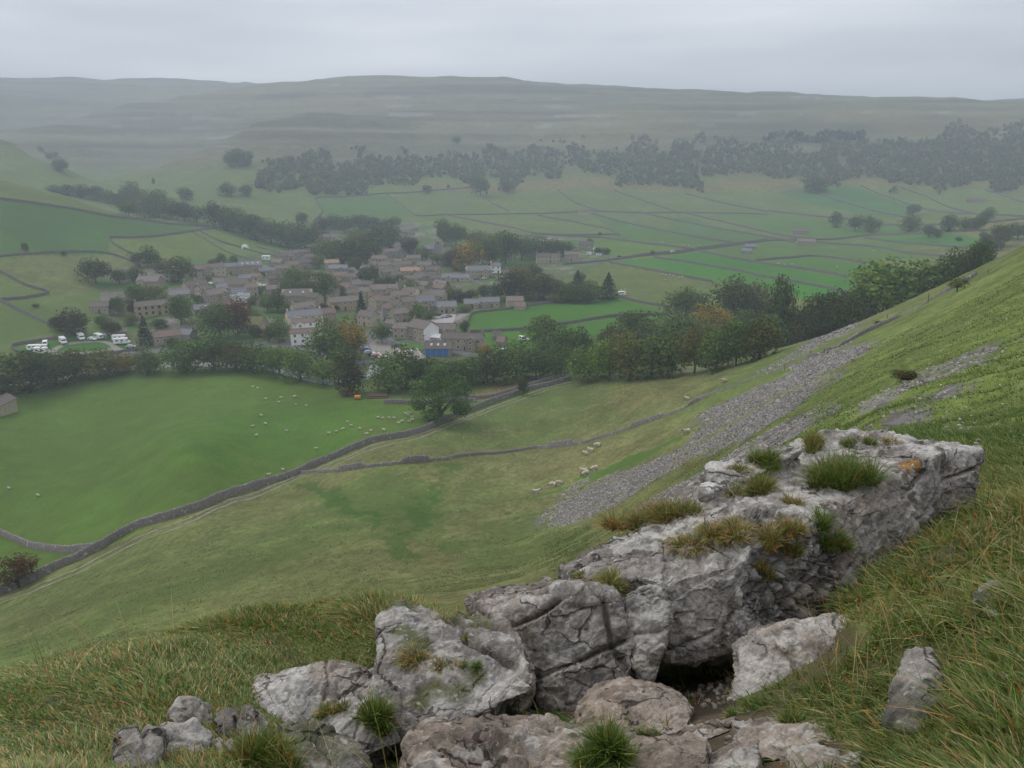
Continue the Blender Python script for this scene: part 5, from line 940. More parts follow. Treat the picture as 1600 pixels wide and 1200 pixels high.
# ---- far wood on the limestone scar: reads as one mass
def farwood():
    rng=np.random.RandomState(31); Z=[[(395,300),(405,268),(450,252),(560,248),(700,240),(850,232),(1000,228),(1150,226),(1300,228),(1420,222),(1480,200),(1620,190),(1620,296),(1450,292),(1400,286),(1330,286),(1290,290),(1180,268),(1120,270),(1090,290),(1000,288),(930,278),(880,268),(800,280),(700,290),(620,292),(540,302),(450,306)],
      [(1190,212),(1350,207),(1350,224),(1195,224)]]
    Ps=[];Ns=[];Cs=[];Sz=[];n_t=0
    for zi,(Zp,cnt) in enumerate(zip(Z,(4600,220))):
        xs=[p[0] for p in Zp];ys=[p[1] for p in Zp]; k=0
        X=rng.uniform(min(xs),max(xs),cnt*3); Y=rng.uniform(min(ys),max(ys),cnt*3); wob=fbm2(X*.03,Y*.06,3,14); ins=poly_in(X,Y+14*wob,Zp)|(poly_in(X,Y+22*wob,Zp)&(rng.uniform(size=len(X))<.3)); dens=vn2(X*.02,Y*.05,9)>-2; 
        for x,y in zip(X[ins&dens][:cnt],Y[ins&dens][:cnt]):
            g=at(x,y,rmin=800); H=rng.uniform(4,9); R=H*rng.uniform(.38,.55); m=26
            dn=rng.normal(size=(m,3)); dn/=np.linalg.norm(dn,axis=1)[:,None]
            P=np.array([g.x,g.y,g.z+H*.52])+dn*np.array([R,R,H*.5])*rng.uniform(.75,1.05,(m,1)); Ps.append(P); Ns.append(dn+rng.normal(size=(m,3))*.4); 
            base=[(.095,.12,.052),(.11,.12,.055),(.145,.125,.058),(.085,.108,.05)][rng.randint(4)] if zi==0 else (.03,.045,.03)
            Cs.append(np.array(base)*rng.uniform(.7,1.3,(m,1))); Sz.append(np.full(m,1.25)*rng.uniform(.6,1.3,m))
    P=np.concatenate(Ps);Nn=np.concatenate(Ns);C=np.concatenate(Cs);sz=np.concatenate(Sz); V,F_,_=quads(P,Nn,sz*.8,rng,np.ones(len(P))); C4=np.repeat(C,4,axis=0)
    m=leafmat('leaf_far',(1,1,1),rnd=0.); link('far_wood',new_mesh('far_wood',V,F_,[m],False,None,C4),kind='stuff',label='hazy belt of woodland along the foot of the far hill',cat='wood')
farwood()
# ---- loose scree stones, uncountable
def screestones():
    rng=np.random.RandomState(3); Vs=[];Fs=[];Cs=[];nb=0
    t=(1+5**.5)/2; ico=np.array([(-1,t,0),(1,t,0),(-1,-t,0),(1,-t,0),(0,-1,t),(0,1,t),(0,-1,-t),(0,1,-t),(t,0,-1),(t,0,1),(-t,0,-1),(-t,0,1)])/1.9
    fc=np.array([(0,11,5),(0,5,1),(0,1,7),(0,7,10),(0,10,11),(1,5,9),(5,11,4),(11,10,2),(10,7,6),(7,1,8),(3,9,4),(3,4,2),(3,2,6),(3,6,8),(3,8,9),(4,9,5),(2,4,11),(6,2,10),(8,6,7),(9,8,1)])
    for si,pp in enumerate(SCREE):
        W_=np.array(wpoly(pp)); lo=W_.min(0)-1.5;hi=W_.max(0)+1.5; area=(hi-lo).prod(); n_=int(min(120000,area*9)); x=rng.uniform(lo[0],hi[0],n_);y=rng.uniform(lo[1],hi[1],n_); r=np.hypot(x,y)
        ins=poly_in(x+1.2*fbm2(x*.5,y*.5,3,7),y+1.2*fbm2(x*.5+9,y*.5,3,8),W_); cap=16000 if si in(0,2) else 5000; den=np.clip(.95+.42*fbm2((-.78*x+.62*y)*.05,(x*.62+y*.78)*.25,4,73),.0,1); idx=np.where(ins&(rng.uniform(size=n_)<sst(.4,.8,den)))[0][:cap]; x=x[idx];y=y[idx];r=r[idx]; n_=len(x)
        s=rng.uniform(.04,.14,n_)*(.5+r/150)*np.where(rng.uniform(size=n_)<.05,1.9,1); z=height(x,y)
        V=ico[None]*(s[:,None,None]*rng.uniform(.55,1.3,(n_,1,3)))*rng.uniform(.8,1.2,(n_,12,1)); V[:,:,2]*=.65; V+=np.stack([x,y,z],1)[:,None]
        F_=(fc[None]+(np.arange(n_)*12)[:,None,None]).reshape(-1,3)+nb; nb+=n_*12; g=np.array([.20,.185,.172])*rng.uniform(.35,1.9,(n_,1)); Vs.append(V.reshape(-1,3));Fs.append(F_);Cs.append(np.repeat(g,12,axis=0))
    # single stones strewn over the turf
    m=bpy.data.materials.new('scree_stone'); m.use_nodes=True; b=m.node_tree.nodes['Principled BSDF']; b.inputs['Roughness'].default_value=.95; b.inputs['Specular IOR Level'].default_value=.15; a=m.node_tree.nodes.new('ShaderNodeAttribute'); a.attribute_name='col'; m.node_tree.links.new(a.outputs['Color'],b.inputs['Base Color'])
    link('scree',new_mesh('scree',np.concatenate(Vs),np.concatenate(Fs),[m],False,None,np.concatenate(Cs)),kind='stuff',label='bands of loose grey limestone scree on the steep slope',cat='scree')
    x=[];y=[]
    for _ in range(420):
        p=at(rng.uniform(1180,1600),rng.uniform(480,700)) if rng.uniform()<.6 else at(rng.uniform(600,1200),rng.uniform(560,800)); x.append(p.x);y.append(p.y)
    x=np.array(x);y=np.array(y);r=np.hypot(x,y); n_=len(x); s=rng.uniform(.03,.09,n_)*(.4+r/150)
    V=ico[None]*(s[:,None,None]*rng.uniform(.55,1.3,(n_,1,3))); V[:,:,2]*=.7; V+=np.stack([x,y,height(x,y)+s*.2],1)[:,None]
    link('strewn_stones',new_mesh('strewn_stones',V.reshape(-1,3),(fc[None]+(np.arange(n_)*12)[:,None,None]).reshape(-1,3),[m],False,None,np.repeat(np.array([.45,.43,.42])*rng.uniform(.6,1.3,(n_,1)),12,axis=0)),kind='stuff',label='small pale stones strewn over the hillside turf',cat='stones')
screestones()
# ================================================================ VILLAGE
WM={'s':mat('stone_wall',(.34,.285,.215),.95,.3,1.2,rnd=.28,detail=8),'o':mat('ochre_wall',(.33,.275,.175),.95,.22,1.2,rnd=.08,detail=8),'w':mat('white_wall',(.78,.78,.76),.9,.05,.5),
 'c':mat('cream_wall',(.62,.55,.41),.9,.08,.6),'g':mat('grey_wall',(.24,.235,.22),.95,.28,1.2,rnd=.15,detail=8),'r':mat('red_wall',(.28,.03,.035),.8,.1,1)}
RM={'b':mat('stone_slates',(.150,.127,.110),.9,.3,1.5,rnd=.28,detail=8),'s':mat('blue_slates',(.16,.158,.17),.7,.16,1.5,rnd=.1,detail=6),'p':mat('pink_tiles',(.185,.135,.112),.9,.25,1.5,rnd=.08,detail=6),
 'o':mat('orange_tiles',(.42,.25,.16),.9,.3,2,detail=6,col2=(.24,.19,.15),c2scale=1.2,c2pos=.5),'m':mat('mossy_slates',(.16,.145,.09),.95,.3,1.2,col2=(.14,.16,.05),c2scale=.6,c2pos=.5)}
GLASS=mat('window_glass',(.035,.04,.05),.15,0,1,spec=.6); FRAME=mat('white_frame',(.78,.78,.76),.7,0); BFRAME=mat('brown_frame',(.10,.055,.04),.7,0); DOORM=mat('dark_door',(.06,.05,.05),.7,0); WHITEP=mat('white_paint',(.8,.8,.8),.6,.03)
POT=mat('clay_pot',(.35,.17,.09),.9,.1)
def winmesh(name,w_,h_,fm):
    mb=MB(); t=.10; mb.box(-w_/2,w_/2,-.03,.05,0,h_,0); 
    mb.box(-w_/2+t,w_/2-t,-.045,-.02,t,h_-t,1); mb.box(-.03,.03,-.055,-.03,t,h_-t,0); return mb.mesh(name,[fm,GLASS])
WIN=winmesh('window',1.15,1.4,FRAME); WINB=winmesh('window',1.15,1.4,BFRAME); ROOFW=None
def skylight():
    mb=MB(); mb.box(-.45,.45,-.6,.6,0,.1,0); mb.box(-.36,.36,-.5,.5,.1,.12,1); return mb.mesh('skylight',[FRAME,mat('bright_glass',(.45,.48,.52),.1,0,spec=1)])
SKYL=skylight()
DOORS=MB(); DOORS.box(-.48,.48,-.05,.05,0,2.0,0); DOOR=DOORS.mesh('door',[DOORM])
def gable(mb,x0,x1,y0,y1,zb,he,rise,mi=0):
    ym=(y0+y1)/2; V=[(x0,y0,zb),(x1,y0,zb),(x1,y1,zb),(x0,y1,zb),(x0,y0,he),(x1,y0,he),(x1,y1,he),(x0,y1,he),(x0,ym,he+rise),(x1,ym,he+rise)]
    mb.add(V,[[3,2,1,0],[0,1,5,4],[2,3,7,6],[1,2,6,9,5],[3,0,4,8,7],[4,5,9,8],[6,7,8,9]],mi)
def roofmesh(w_,d,he,rise,ov=.25,th=.16,hip=0):
    mb=MB(); x0,x1=-w_/2-ov,w_/2+ov; hy=d/2+ov; sl=rise/(d/2); ze=he-ov*sl+.05; zr=he+rise+.05; xr0,xr1=x0+hip,x1-hip
    T=[(x0,-hy,ze),(x1,-hy,ze),(x1,hy,ze),(x0,hy,ze),(xr0,0,zr),(xr1,0,zr)]; T2=[(a,b,c+th) for a,b,c in T]
    F_=[[0,1,5,4],[2,3,4,5],[1,2,5],[3,0,4]] if hip else [[0,1,5,4],[2,3,4,5]]
    V=T+T2; F2=[[6+i for i in f] for f in F_]; F1=[f[::-1] for f in F_]
    E=[[0,1,7,6],[2,3,9,8],[1,2,8,7],[3,0,6,9]] if hip else [[0,1,7,6],[2,3,9,8],[1,5,11,7],[5,2,8,11],[3,4,10,9],[4,0,6,10]]
    mb.add(V,F1+F2+E); mb.box(xr0,xr1,-.13,.13,zr+th-.07,zr+th+.08); return mb
hcount=0
def house(px,py,wpx,st,rz,wc,rc,label,d=6.8,chim=2,name='stone_house',cat='house',he=None,pitch=.62,win=1,door=1,hip=0,sky=0,winm=None,gw=0,P=None,group='village houses'):
    global hcount; hcount+=1; P=P or at(px,py); s=pxm(P); W_=wpx*s/max(.5,math.cos(math.radians(abs(rz) if abs(rz)<60 else 0)))
    a=math.atan2(P.x,P.y); e=thing(name,label,cat,(P.x,P.y,P.z),-a+math.radians(rz),group); he=he or (2.6 if st==1 else 5.2 if st==2 else 7.6); rise=d/2*pitch; hd=d/2
    off=hd # front wall sits at the surveyed base line
    mb=MB(); gable(mb,-W_/2,W_/2,-hd,hd,-2.5,he,rise); wall_=link('wall',mb.mesh('wall',[WM[wc]]),e)
    rf=link('roof',roofmesh(W_,d,he,rise,hip=hip).mesh('roof',[RM[rc]]),e)
    if W_>8.5 and st>=1 and d<9.5 and name=='stone_house' and hcount%3!=0:
        x0=(-1 if hcount%2 else 1)*W_*.24; ww=min(4.6,W_*.32)/2; pd=1.4+(hcount%4)*.5; g=MB(); h2=he*(.96 if hcount%5 else .6); r2=ww*pitch
        V=[(x0-ww,-hd-pd,-2.5),(x0+ww,-hd-pd,-2.5),(x0+ww,-hd+.2,-2.5),(x0-ww,-hd+.2,-2.5),(x0-ww,-hd-pd,h2),(x0+ww,-hd-pd,h2),(x0+ww,-hd+.2,h2),(x0-ww,-hd+.2,h2),(x0,-hd-pd,h2+r2),(x0,-hd+.2,h2+r2)]
        g.add(V,[[0,1,5,8,4],[1,2,6,5],[3,0,4,7]]); wg=link('wing',g.mesh('wing',[WM[wc]]),e)
        o_=.22; zz=h2-o_*r2/ww; T=[(x0-ww-o_,-hd-pd-o_,zz),(x0,-hd-pd-o_,h2+r2+.03),(x0,-hd+1.6,h2+r2+.03),(x0-ww-o_,-hd+1.6,zz),(x0+ww+o_,-hd-pd-o_,zz),(x0+ww+o_,-hd+1.6,zz)]; g=MB(); g.add(T+[(a_,b_,c_+.15) for a_,b_,c_ in T],[[0,3,2,1],[1,2,5,4],[6,7,8,9],[7,10,11,8],[0,1,7,6],[1,4,10,7],[0,6,9,3],[4,5,11,10]]); link('wing_roof',g.mesh('wing_roof',[RM[rc]]),wg)
        if win: link('window',winm or WIN,wg,loc=(x0,-hd-pd,.9)); 
        if win and h2>4.5: link('window',winm or WIN,wg,loc=(x0,-hd-pd,3.5))
    cx=[] if chim==0 else [-W_/2+.5] if chim==1 else [-W_/2+.5,W_/2-.5]
    for x in cx[:2]:
        cb=MB(); z=he+rise-.4; cb.box(x-.42,x+.42,-.32,.32,z,z+1.45); cb.box(x-.5,x+.5,-.4,.4,z+1.45,z+1.58); c=link('chimney',cb.mesh('chimney',[WM[wc]]),rf)
        pb=MB(); pb.tube([(x,0,z+1.58),(x,0,z+1.95)],[.15,.11],7); link('chimney_pot',pb.mesh('chimney_pot',[POT]),rf)
    if win:
        n_=max(1,int(W_/2.9)); wm=winm or WIN
        for fl in range(st):
            for k in range(n_):
                x=-W_/2+W_*(k+.5)/n_
                if fl==0 and door and k==n_//2 and n_>1:
                    o=link('door',DOOR,e,loc=(x,-hd,0)); continue
                link('window',wm,e,loc=(x,-hd,.9+fl*2.6))
        if gw:
            for fl in range(st):
                for y in ((-hd*.45,hd*.45) if d>6 else (0,)):
                    o=link('window',wm,e,loc=((W_/2)*gw,y,.9+fl*2.6)); o.rotation_euler=(0,0,math.pi/2*gw)
    for k in range(sky):
        x=-W_/2+W_*(k+.7)/(sky+.4); an=math.atan2(rise,hd); o=link('skylight',SKYL,rf,loc=(x,-hd*.5,he+rise*.5+.22)); o.rotation_euler=(an,0,0)
    return e
H=[ # px,py,wpx,storeys,rz,wall,roof,label,kw
 (236,452,30,2,-28,'s','b','square stone house standing alone below the hillside trees, pale gable',dict(gw=1,d=8.5,chim=1)),
 (160,488,26,1,-12,'s','b','small stone barn with two pale openings, nearest the caravan field pasture',dict(chim=0,name='stone_barn',cat='barn',he=3.6)),
 (220,466,16,1,-20,'s','p','low pinkish outbuilding roof half hidden by the purple tree',dict(chim=0,name='outbuilding',win=0)),
 (243,491,56,2,9,'o','b','long ochre terrace with small dark windows at the left of the village',dict(chim=2,winm=WINB)),
 (281,466,30,1,8,'s','s','low cottage between the lone square house and the ochre terrace',dict(chim=1)),
 (261,534,40,1,10,'s','p','bungalow with pinkish brown roof and front windows behind the riverside trees',dict(chim=1,he=3.2)),
 (291,529,22,1,-32,'g','s','grey garage with a dark red door beside the pink roofed bungalow',dict(chim=0,win=0,name='garage',cat='garage')),
 (190,526,14,1,0,'s','b','tiny stone hut in the caravan field corner',dict(chim=0,win=0,name='stone_hut',cat='hut',d=4)),
 (306,458,32,2,10,'s','b','left one of two cottages below the long upper terrace',dict(chim=2)),
 (303,433,22,2,14,'s','b','left end cottage of the long upper terrace',dict(chim=1)),
 (330,430,38,2,10,'s','b','long middle range of the upper terrace with brown roof',dict(chim=2)),
 (360,428,26,2,8,'o','s','slate roofed end of the upper terrace beside the tall mill',dict(chim=1)),
 (392,431,34,3,6,'o','s','tall mill like building with blue slate roof and four skylights',dict(chim=0,sky=4,gw=-1,d=8)),
 (418,434,24,2,8,'s','s','cottage joined to the right of the tall slate roofed building',dict(chim=2)),
 (441,430,24,2,10,'s','b','next cottage right in the row from the tall slate roofed building',dict(chim=2)),
 (337,473,30,2,30,'s','b','cottage with big plain gable left of the white sheeted house',dict(chim=1,d=8)),
 (321,489,34,1,4,'s','s','low shop with a small skylight above the copper tree',dict(chim=0,sky=1)),
 (352,484,28,1,8,'s','p','low brown roofed range just right of the low shop',dict(chim=0)),
 (372,457,36,2,-14,'s','b','broad roofed barn behind the white sheeted house',dict(chim=0,win=0,name='stone_barn',cat='barn',d=9)),
 (349,447,24,1,0,'s','b','lower roof in front of the upper terrace by the parked white car',dict(chim=0)),
 (430,461,26,1,14,'s','b','plain stone barn right of the car park in the upper village',dict(chim=0,win=0,name='stone_barn',cat='barn',he=4)),
 (448,410,26,2,-20,'s','b','gable fronted cottage with a small window below the left wood',dict(chim=1,gw=-1)),
 (468,404,28,2,12,'s','b','brown roofed cottage highest on the left of the village street',dict(chim=1)),
 (476,420,32,2,-4,'s','b','wide cottage roof below the highest left cottage',dict(chim=2)),
 (456,424,20,2,6,'s','b','narrow cottage left of the wide roof under the wood',dict(chim=1)),
 (466,474,46,2,-10,'s','b','big barn like house with two skylights in its hipped brown roof',dict(chim=0,hip=2.5,sky=2,d=10)),
 (492,478,16,2,-40,'s','b','small gabled extension right of the hipped roof house',dict(chim=0)),
 (474,494,32,2,20,'s','b','brown roofed house behind the cream inn',dict(chim=1)),
 (476,508,52,2,13,'c','s','cream inn with tall chimneys and dark sash windows',dict(chim=2,d=8)),
 (508,504,30,2,13,'s','p','stone wing of the inn with red brown roof',dict(chim=2)),
 (480,519,44,2,3,'w','p','white rendered wing behind the lower white wing of the inn',dict(chim=0,d=5)),
 (479,536,46,2,3,'w','p','lowest white wing of the inn with dark windows, behind river trees',dict(chim=0,d=5)),
 (397,515,30,1,-24,'s','m','low barn with a mossy yellow green roof',dict(chim=0,win=0,name='stone_barn',cat='barn',d=10,he=3.4)),
 (416,522,18,1,-24,'s','p','low lean to in front of the mossy roofed barn',dict(chim=0,name='outbuilding')),
 (505,378,22,2,3,'s','p','upper cottage with two white windows above the dark tree mass, left one',dict(chim=1)),
 (532,379,26,1,-10,'s','b','low cottage above the dark tree mass, right one',dict(chim=0)),
 (519,421,22,2,8,'s','o','cottage with a patchy orange tiled roof',dict(chim=2)),
 (530,430,28,2,-14,'g','s','grey gabled house directly below the orange tiled roof',dict(chim=2)),
 (511,443,28,1,14,'s','p','low pinkish roofed cottage left of centre of the village',dict(chim=0)),
 (533,442,24,2,-12,'s','p','brown gabled cottage under the grey gabled house',dict(chim=1)),
 (537,460,22,2,-8,'o','p','ochre cottage beside a small blue glasshouse',dict(chim=0)),
 (553,444,18,2,-30,'s','b','white chimneyed cottage in the middle of the village',dict(chim=1)),
 (572,450,26,1,-18,'s','b','low cottage row slanting down left of the large double fronted house',dict(chim=2)),
 (601,464,42,2,-2,'s','b','large double fronted house with four white framed bays',dict(chim=2,d=8)),
 (537,484,46,2,16,'o','b','tall ochre house with rows of windows behind three purple trees',dict(chim=2,gw=1)),
 (566,468,24,2,-20,'s','b','brown roofed cottage right of the tall ochre house',dict(chim=1)),
 (576,508,22,2,-38,'s','b','small stone barn house by the street bend',dict(chim=0,name='stone_barn',cat='barn',gw=-1)),
 (607,483,22,2,-30,'s','b','cottage with pale doorway halfway up the street',dict(chim=1)),
 (624,474,26,2,18,'s','p','red brown roofed cottage behind the cream gabled house',dict(chim=1)),
 (642,468,20,2,-26,'c','b','cream fronted gabled house above the street',dict(chim=1,gw=-1)),
 (640,484,34,2,26,'s','b','long roof slanting along the right side of the street',dict(chim=2)),
 (627,503,30,2,26,'s','b','house with a pale sunlit gable above the row with the white end',dict(chim=1,gw=1)),
 (664,483,28,2,4,'s','s','big plain slate roofed house right of the street',dict(chim=0,d=9)),
 (681,474,30,2,-16,'s','b','broad brown roof between the slate house and the red barn',dict(chim=0,d=9)),
 (660,457,22,2,-36,'s','b','gabled cottage with white trim left of the red barn',dict(chim=1,gw=-1)),
 (636,528,38,2,-14,'s','b','three windowed terrace along the car park street',dict(chim=2)),
 (690,529,44,2,-10,'s','b','terrace just right of the white gabled house',dict(chim=1)),
 (724,545,62,2,-13,'s','b','long stone terrace with paired white doors at the right end',dict(chim=2,gw=1)),
 (698,487,30,1,0,'o','s','low building with blue slate roof and three brown windows',dict(chim=0,winm=WINB,he=3.4,d=8)),
 (678,484,12,1,0,'g','s','small slate extension left of the low brown windowed building',dict(chim=0,win=0,name='outbuilding')),
 (712,439,44,1,-4,'s','s','long low farm range left of the big slate roofed house',dict(chim=0)),
 (748,433,40,2,4,'o','s','big slate roofed house above the lane',dict(chim=2,d=9,hip=2)),
 (774,426,16,2,4,'w','s','white end of the big slate roofed house above the lane',dict(chim=1)),
 (737,480,24,1,4,'s','s','left low roof of the farm row above the green paddock',dict(chim=0)),
 (764,479,32,1,3,'s','s','right roof of the farm row with yellow things in its yard',dict(chim=1,he=3.2)),
 (804,479,26,1,5,'s','b','dark roofed barn above the right end of the paddock wall',dict(chim=0,win=0,name='stone_barn',cat='barn',he=3.8)),
 (813,483,16,1,-10,'s','p','tiny shed with a pale sloping roof beside the dark roofed barn',dict(chim=0,win=0,name='shed',cat='shed',he=2)),
 (856,410,36,2,8,'s','b','pair of cottages with white bays left of the hedge',dict(chim=2)),
 (893,407,22,2,-2,'s','b','smaller cottage right of the pair with white bays',dict(chim=2)),
 (915,390,22,2,0,'s','b','stone house by the far caravans',dict(chim=0)),
 (845,377,18,1,6,'s','b','low pale building behind trees left of the far caravans',dict(chim=0)),
 (646,413,22,2,2,'s','b','square house below the brown tree near the church',dict(chim=1)),
 (627,424,28,2,4,'s','b','long house in the upper middle of the village, left part',dict(chim=1)),
 (642,434,30,2,4,'s','o','long house with a faded orange roof in the upper middle',dict(chim=1)),
 (664,424,22,2,-16,'s','b','brown roofed house behind the faded orange roof',dict(chim=1)),
 (676,432,22,2,14,'s','b','rightmost of the brown roofs behind the faded orange roof',dict(chim=1)),
 (668,442,30,2,-8,'s','b','wide brown roof below the group left of the long farm range',dict(chim=2)),
 (640,448,26,2,10,'s','b','cottage with small lit windows below the faded orange roof',dict(chim=1)),
 (611,402,22,2,6,'g','b','cottage with two white windows beside the dark tree mass',dict(chim=1)),
 (594,414,22,2,-24,'s','p','pinkish gabled cottage right under the dark tree mass',dict(chim=1)),
 (603,424,26,2,10,'s','b','stepped cottage below the pinkish gabled cottage',dict(chim=2)),
 (606,436,24,2,4,'s','b','front cottage above three small conifers',dict(chim=1)),
 (617,362,20,2,-28,'g','s','pale house at the top of the village by a round tree',dict(chim=1)),
 (632,366,16,2,20,'s','b','upper left one of the climbing row at the top of the village',dict(chim=1)),
 (638,374,18,2,20,'s','b','second of the climbing row at the top of the village',dict(chim=1)),
 (630,382,18,2,16,'s','b','third of the climbing row at the top of the village',dict(chim=1)),
 (627,392,18,2,16,'s','b','lowest of the climbing row at the top of the village',dict(chim=1)),
 (643,360,18,1,0,'s','b','farthest low roof at the top edge of the village',dict(chim=0)),
 (551,352,8,3,0,'g','s','tall narrow pale house among the trees behind the village',dict(chim=0,d=5)),
 (593,356,16,1,-12,'s','b','faint roof among the trees behind the village',dict(chim=0,win=0)),
 (1152,498,22,2,10,'g','s','slate roofed house half hidden behind the orange tree in the wood',dict(chim=1)),
 (1250,366,24,1,6,'s','b','upper one of the two far barns in the fields',dict(chim=0,win=0,name='field_barn',cat='barn',he=3.6)),
 (1259,383,26,1,4,'s','b','lower one of the two far barns in the fields',dict(chim=0,win=0,name='field_barn',cat='barn',he=3.6)),
 (911,336,15,1,4,'s','b','lonely stone barn far out in the middle fields',dict(chim=0,win=0,name='field_barn',cat='barn',he=4)),
 (1524,316,26,1,-6,'s','b','faint long barn far off under the wood on the right',dict(chim=0,win=0,name='field_barn',cat='barn',he=3)),
 (1172,389,16,1,0,'g','s','upper of two dark sheds beside the valley lane',dict(chim=0,win=0,name='field_shed',cat='shed',he=2.4)),
 (1166,396,14,1,0,'g','s','lower of two dark sheds beside the valley lane',dict(chim=0,win=0,name='field_shed',cat='shed',he=2.4)),
 (-1,645,30,1,56,'s','b','stone field barn with pale gable at the left edge of the photo',dict(chim=0,win=0,name='field_barn',cat='barn',he=3.4,d=5.6)),
 (776,530,12,1,0,'s','b','ruined stone byre in the small paddock right of the long terrace',dict(chim=0,win=0,name='stone_byre',cat='byre',he=2)),
 (784,538,12,1,-14,'s','p','low flat shed beside the ruined byre',dict(chim=0,win=0,name='shed',cat='shed',he=1.8)),
]
for px,py,w_,st,rz,wc,rc,lb,kw in H:
    if wc in 'sg' and w_<40 and abs(rz)<13 and px<700: rz+=random.choice([-1,1])*random.uniform(4,16)
    if wc in 'so' and 'chim' in kw and kw['chim'] and abs(rz)>8 and 'gw' not in kw: kw['gw']=-1 if rz>0 else 1
    house(px,py,w_,st,rz,wc,rc,lb,**kw)
FILL=[(312,447,14),(318,465,15),(347,463,16),(366,444,15),(383,447,18),(392,462,17),(401,437,13),(424,447,14),(436,420,15),(446,440,17),(464,438,17),(494,452,14),(489,433,15),(500,455,17),(545,428,15),(556,456,15),(551,470,17),(584,458,14),(590,482,17),(612,471,14),(618,489,15),(604,495,13),(618,441,16),(632,455,15),(652,444,15),(655,432,14),(681,446,15),(668,474,15),(655,466,13),(690,462,16),(645,424,14),(586,424,14),(581,404,13),(622,413,14),(634,402,13),(480,412,13),(524,470,14),(509,456,13),(560,432,13),(672,418,14),(650,500,15),(612,512,14),(596,443,13),(574,430,13),(536,411,14)]
for k,(px,py,w_) in enumerate(sorted(FILL)):
    random.seed(900+k); rz=random.choice([-42,-28,-16,-6,8,18,32,50]); wc=random.choice('sssgo'); rc=random.choice('bbbspb')
    house(px,py,w_,2 if k%3 else 1,rz,wc,rc,f"small {'ochre' if wc=='o' else 'grey brown'} cottage, {ordl(k)} of the close packed village core",d=5.5+k%3,chim=1+k%2,group='small cottages packed in the village core',gw=(-1 if rz>0 else 1) if abs(rz)>15 else 0)
random.seed(77)
# church tower
P=at(685,398); s_=pxm(P); e=thing('church_tower','square stone church tower among the trees','tower',tuple(P),-math.atan2(P.x,P.y)); w_=11*s_; h_=21*s_
mb=MB(); mb.box(-w_/2,w_/2,0,w_,-2,h_); mb.box(-w_/2-.2,w_/2+.2,-.2,w_+.2,h_*.68,h_*.70); link('wall',mb.mesh('wall',[WM['g']]),e)
mb=MB()
for k in range(5):
    x=-w_/2+w_*k/4; mb.box(x-.45,x+.45,-.05,.35,h_+.003,h_+1.0); mb.box(x-.45,x+.45,w_-.35,w_+.05,h_+.003,h_+1.0)
link('battlements',mb.mesh('battlements',[WM['g']]),e); wm=winmesh('window',1.1,2.2,WM['g']); link('window',wm,e,loc=(0,0,h_*.75)); 
P=at(672,398); e=thing('church','low church nave with grey roof left of the tower','church',tuple(P),-math.atan2(P.x,P.y)+.1,'village houses'); s_=pxm(P); mb=MB(); gable(mb,-9*s_,9*s_,0,8,-2,5,3); link('wall',mb.mesh('wall',[WM['g']]),e); rm=roofmesh(18*s_,8,5,3); r_=link('roof',rm.mesh('roof',[RM['s']]),e,loc=(0,4,0)); link('window',WIN,e,loc=(-2,0,2)); link('window',WIN,e,loc=(3,0,2))
# white gabled house with glazed canopy
P=at(661,531); s_=pxm(P); a=math.atan2(P.x,P.y); e=thing('white_gable_house','three storey house whose big white gable end faces the car park','house',tuple(P),-a+math.radians(-50),'village houses')
mb=MB(); gable(mb,-6,6,-4.6,4.6,-2,6.4,3.0); link('wall',mb.mesh('wall',[WM['s']]),e); mb=MB(); y=4.62; V=[(6.0,-4.6,-2),(6.0,4.6,-2),(6.0,4.6,6.4),(6.0,0,9.4),(6.0,-4.6,6.4)]; V2=[(x+.12,yy,z) for x,yy,z in V]; mb.add(V+V2,[[0,1,2,3,4],[9,8,7,6,5],[0,5,6,1],[1,6,7,2],[2,7,8,3],[3,8,9,4],[4,9,5,0]]); 
link('gable_front',mb.mesh('gable_front',[WM['w']]),e); r_=link('roof',roofmesh(12,9.2,6.4,3.0).mesh('roof',[RM['b']]),e)
for x in (-4,0,4):
    for z in (1,3.8): link('window',WIN,e,loc=(x,-4.6,z))
cb=MB(); cb.box(-5.9,-5,-.4,.4,8.8,10.8); link('chimney',cb.mesh('chimney',[WM['s']]),r_)
P=at(673,534); e=thing('shop_canopy','long white canopy in front of the white gable','canopy',tuple(P),-math.atan2(P.x,P.y)+math.radians(-14)); s_=pxm(P); w_=31*s_
mb=MB(); V=[(-w_/2,-1.6,2.6),(w_/2,-1.6,2.2),(w_/2,1.8,3.3),(-w_/2,1.8,3.6)]; mb.add(V+[(x,y,z+.15) for x,y,z in V],[[3,2,1,0],[4,5,6,7],[0,1,5,4],[1,2,6,5],[2,3,7,6],[3,0,4,7]]); link('roof',mb.mesh('roof',[WHITEP]),e)
for k in range(5): pm=MB(); x=-w_/2+.3+(w_-.6)*k/4; pm.box(x-.08,x+.08,-1.5,-1.34,-.2,2.4); link('post',pm.mesh('post',[WHITEP]),e)
pm=MB(); pm.box(w_/2-.1,w_/2+.05,-1.5,1.7,-.2,2.3); link('end_panel',pm.mesh('end_panel',[WHITEP]),e)
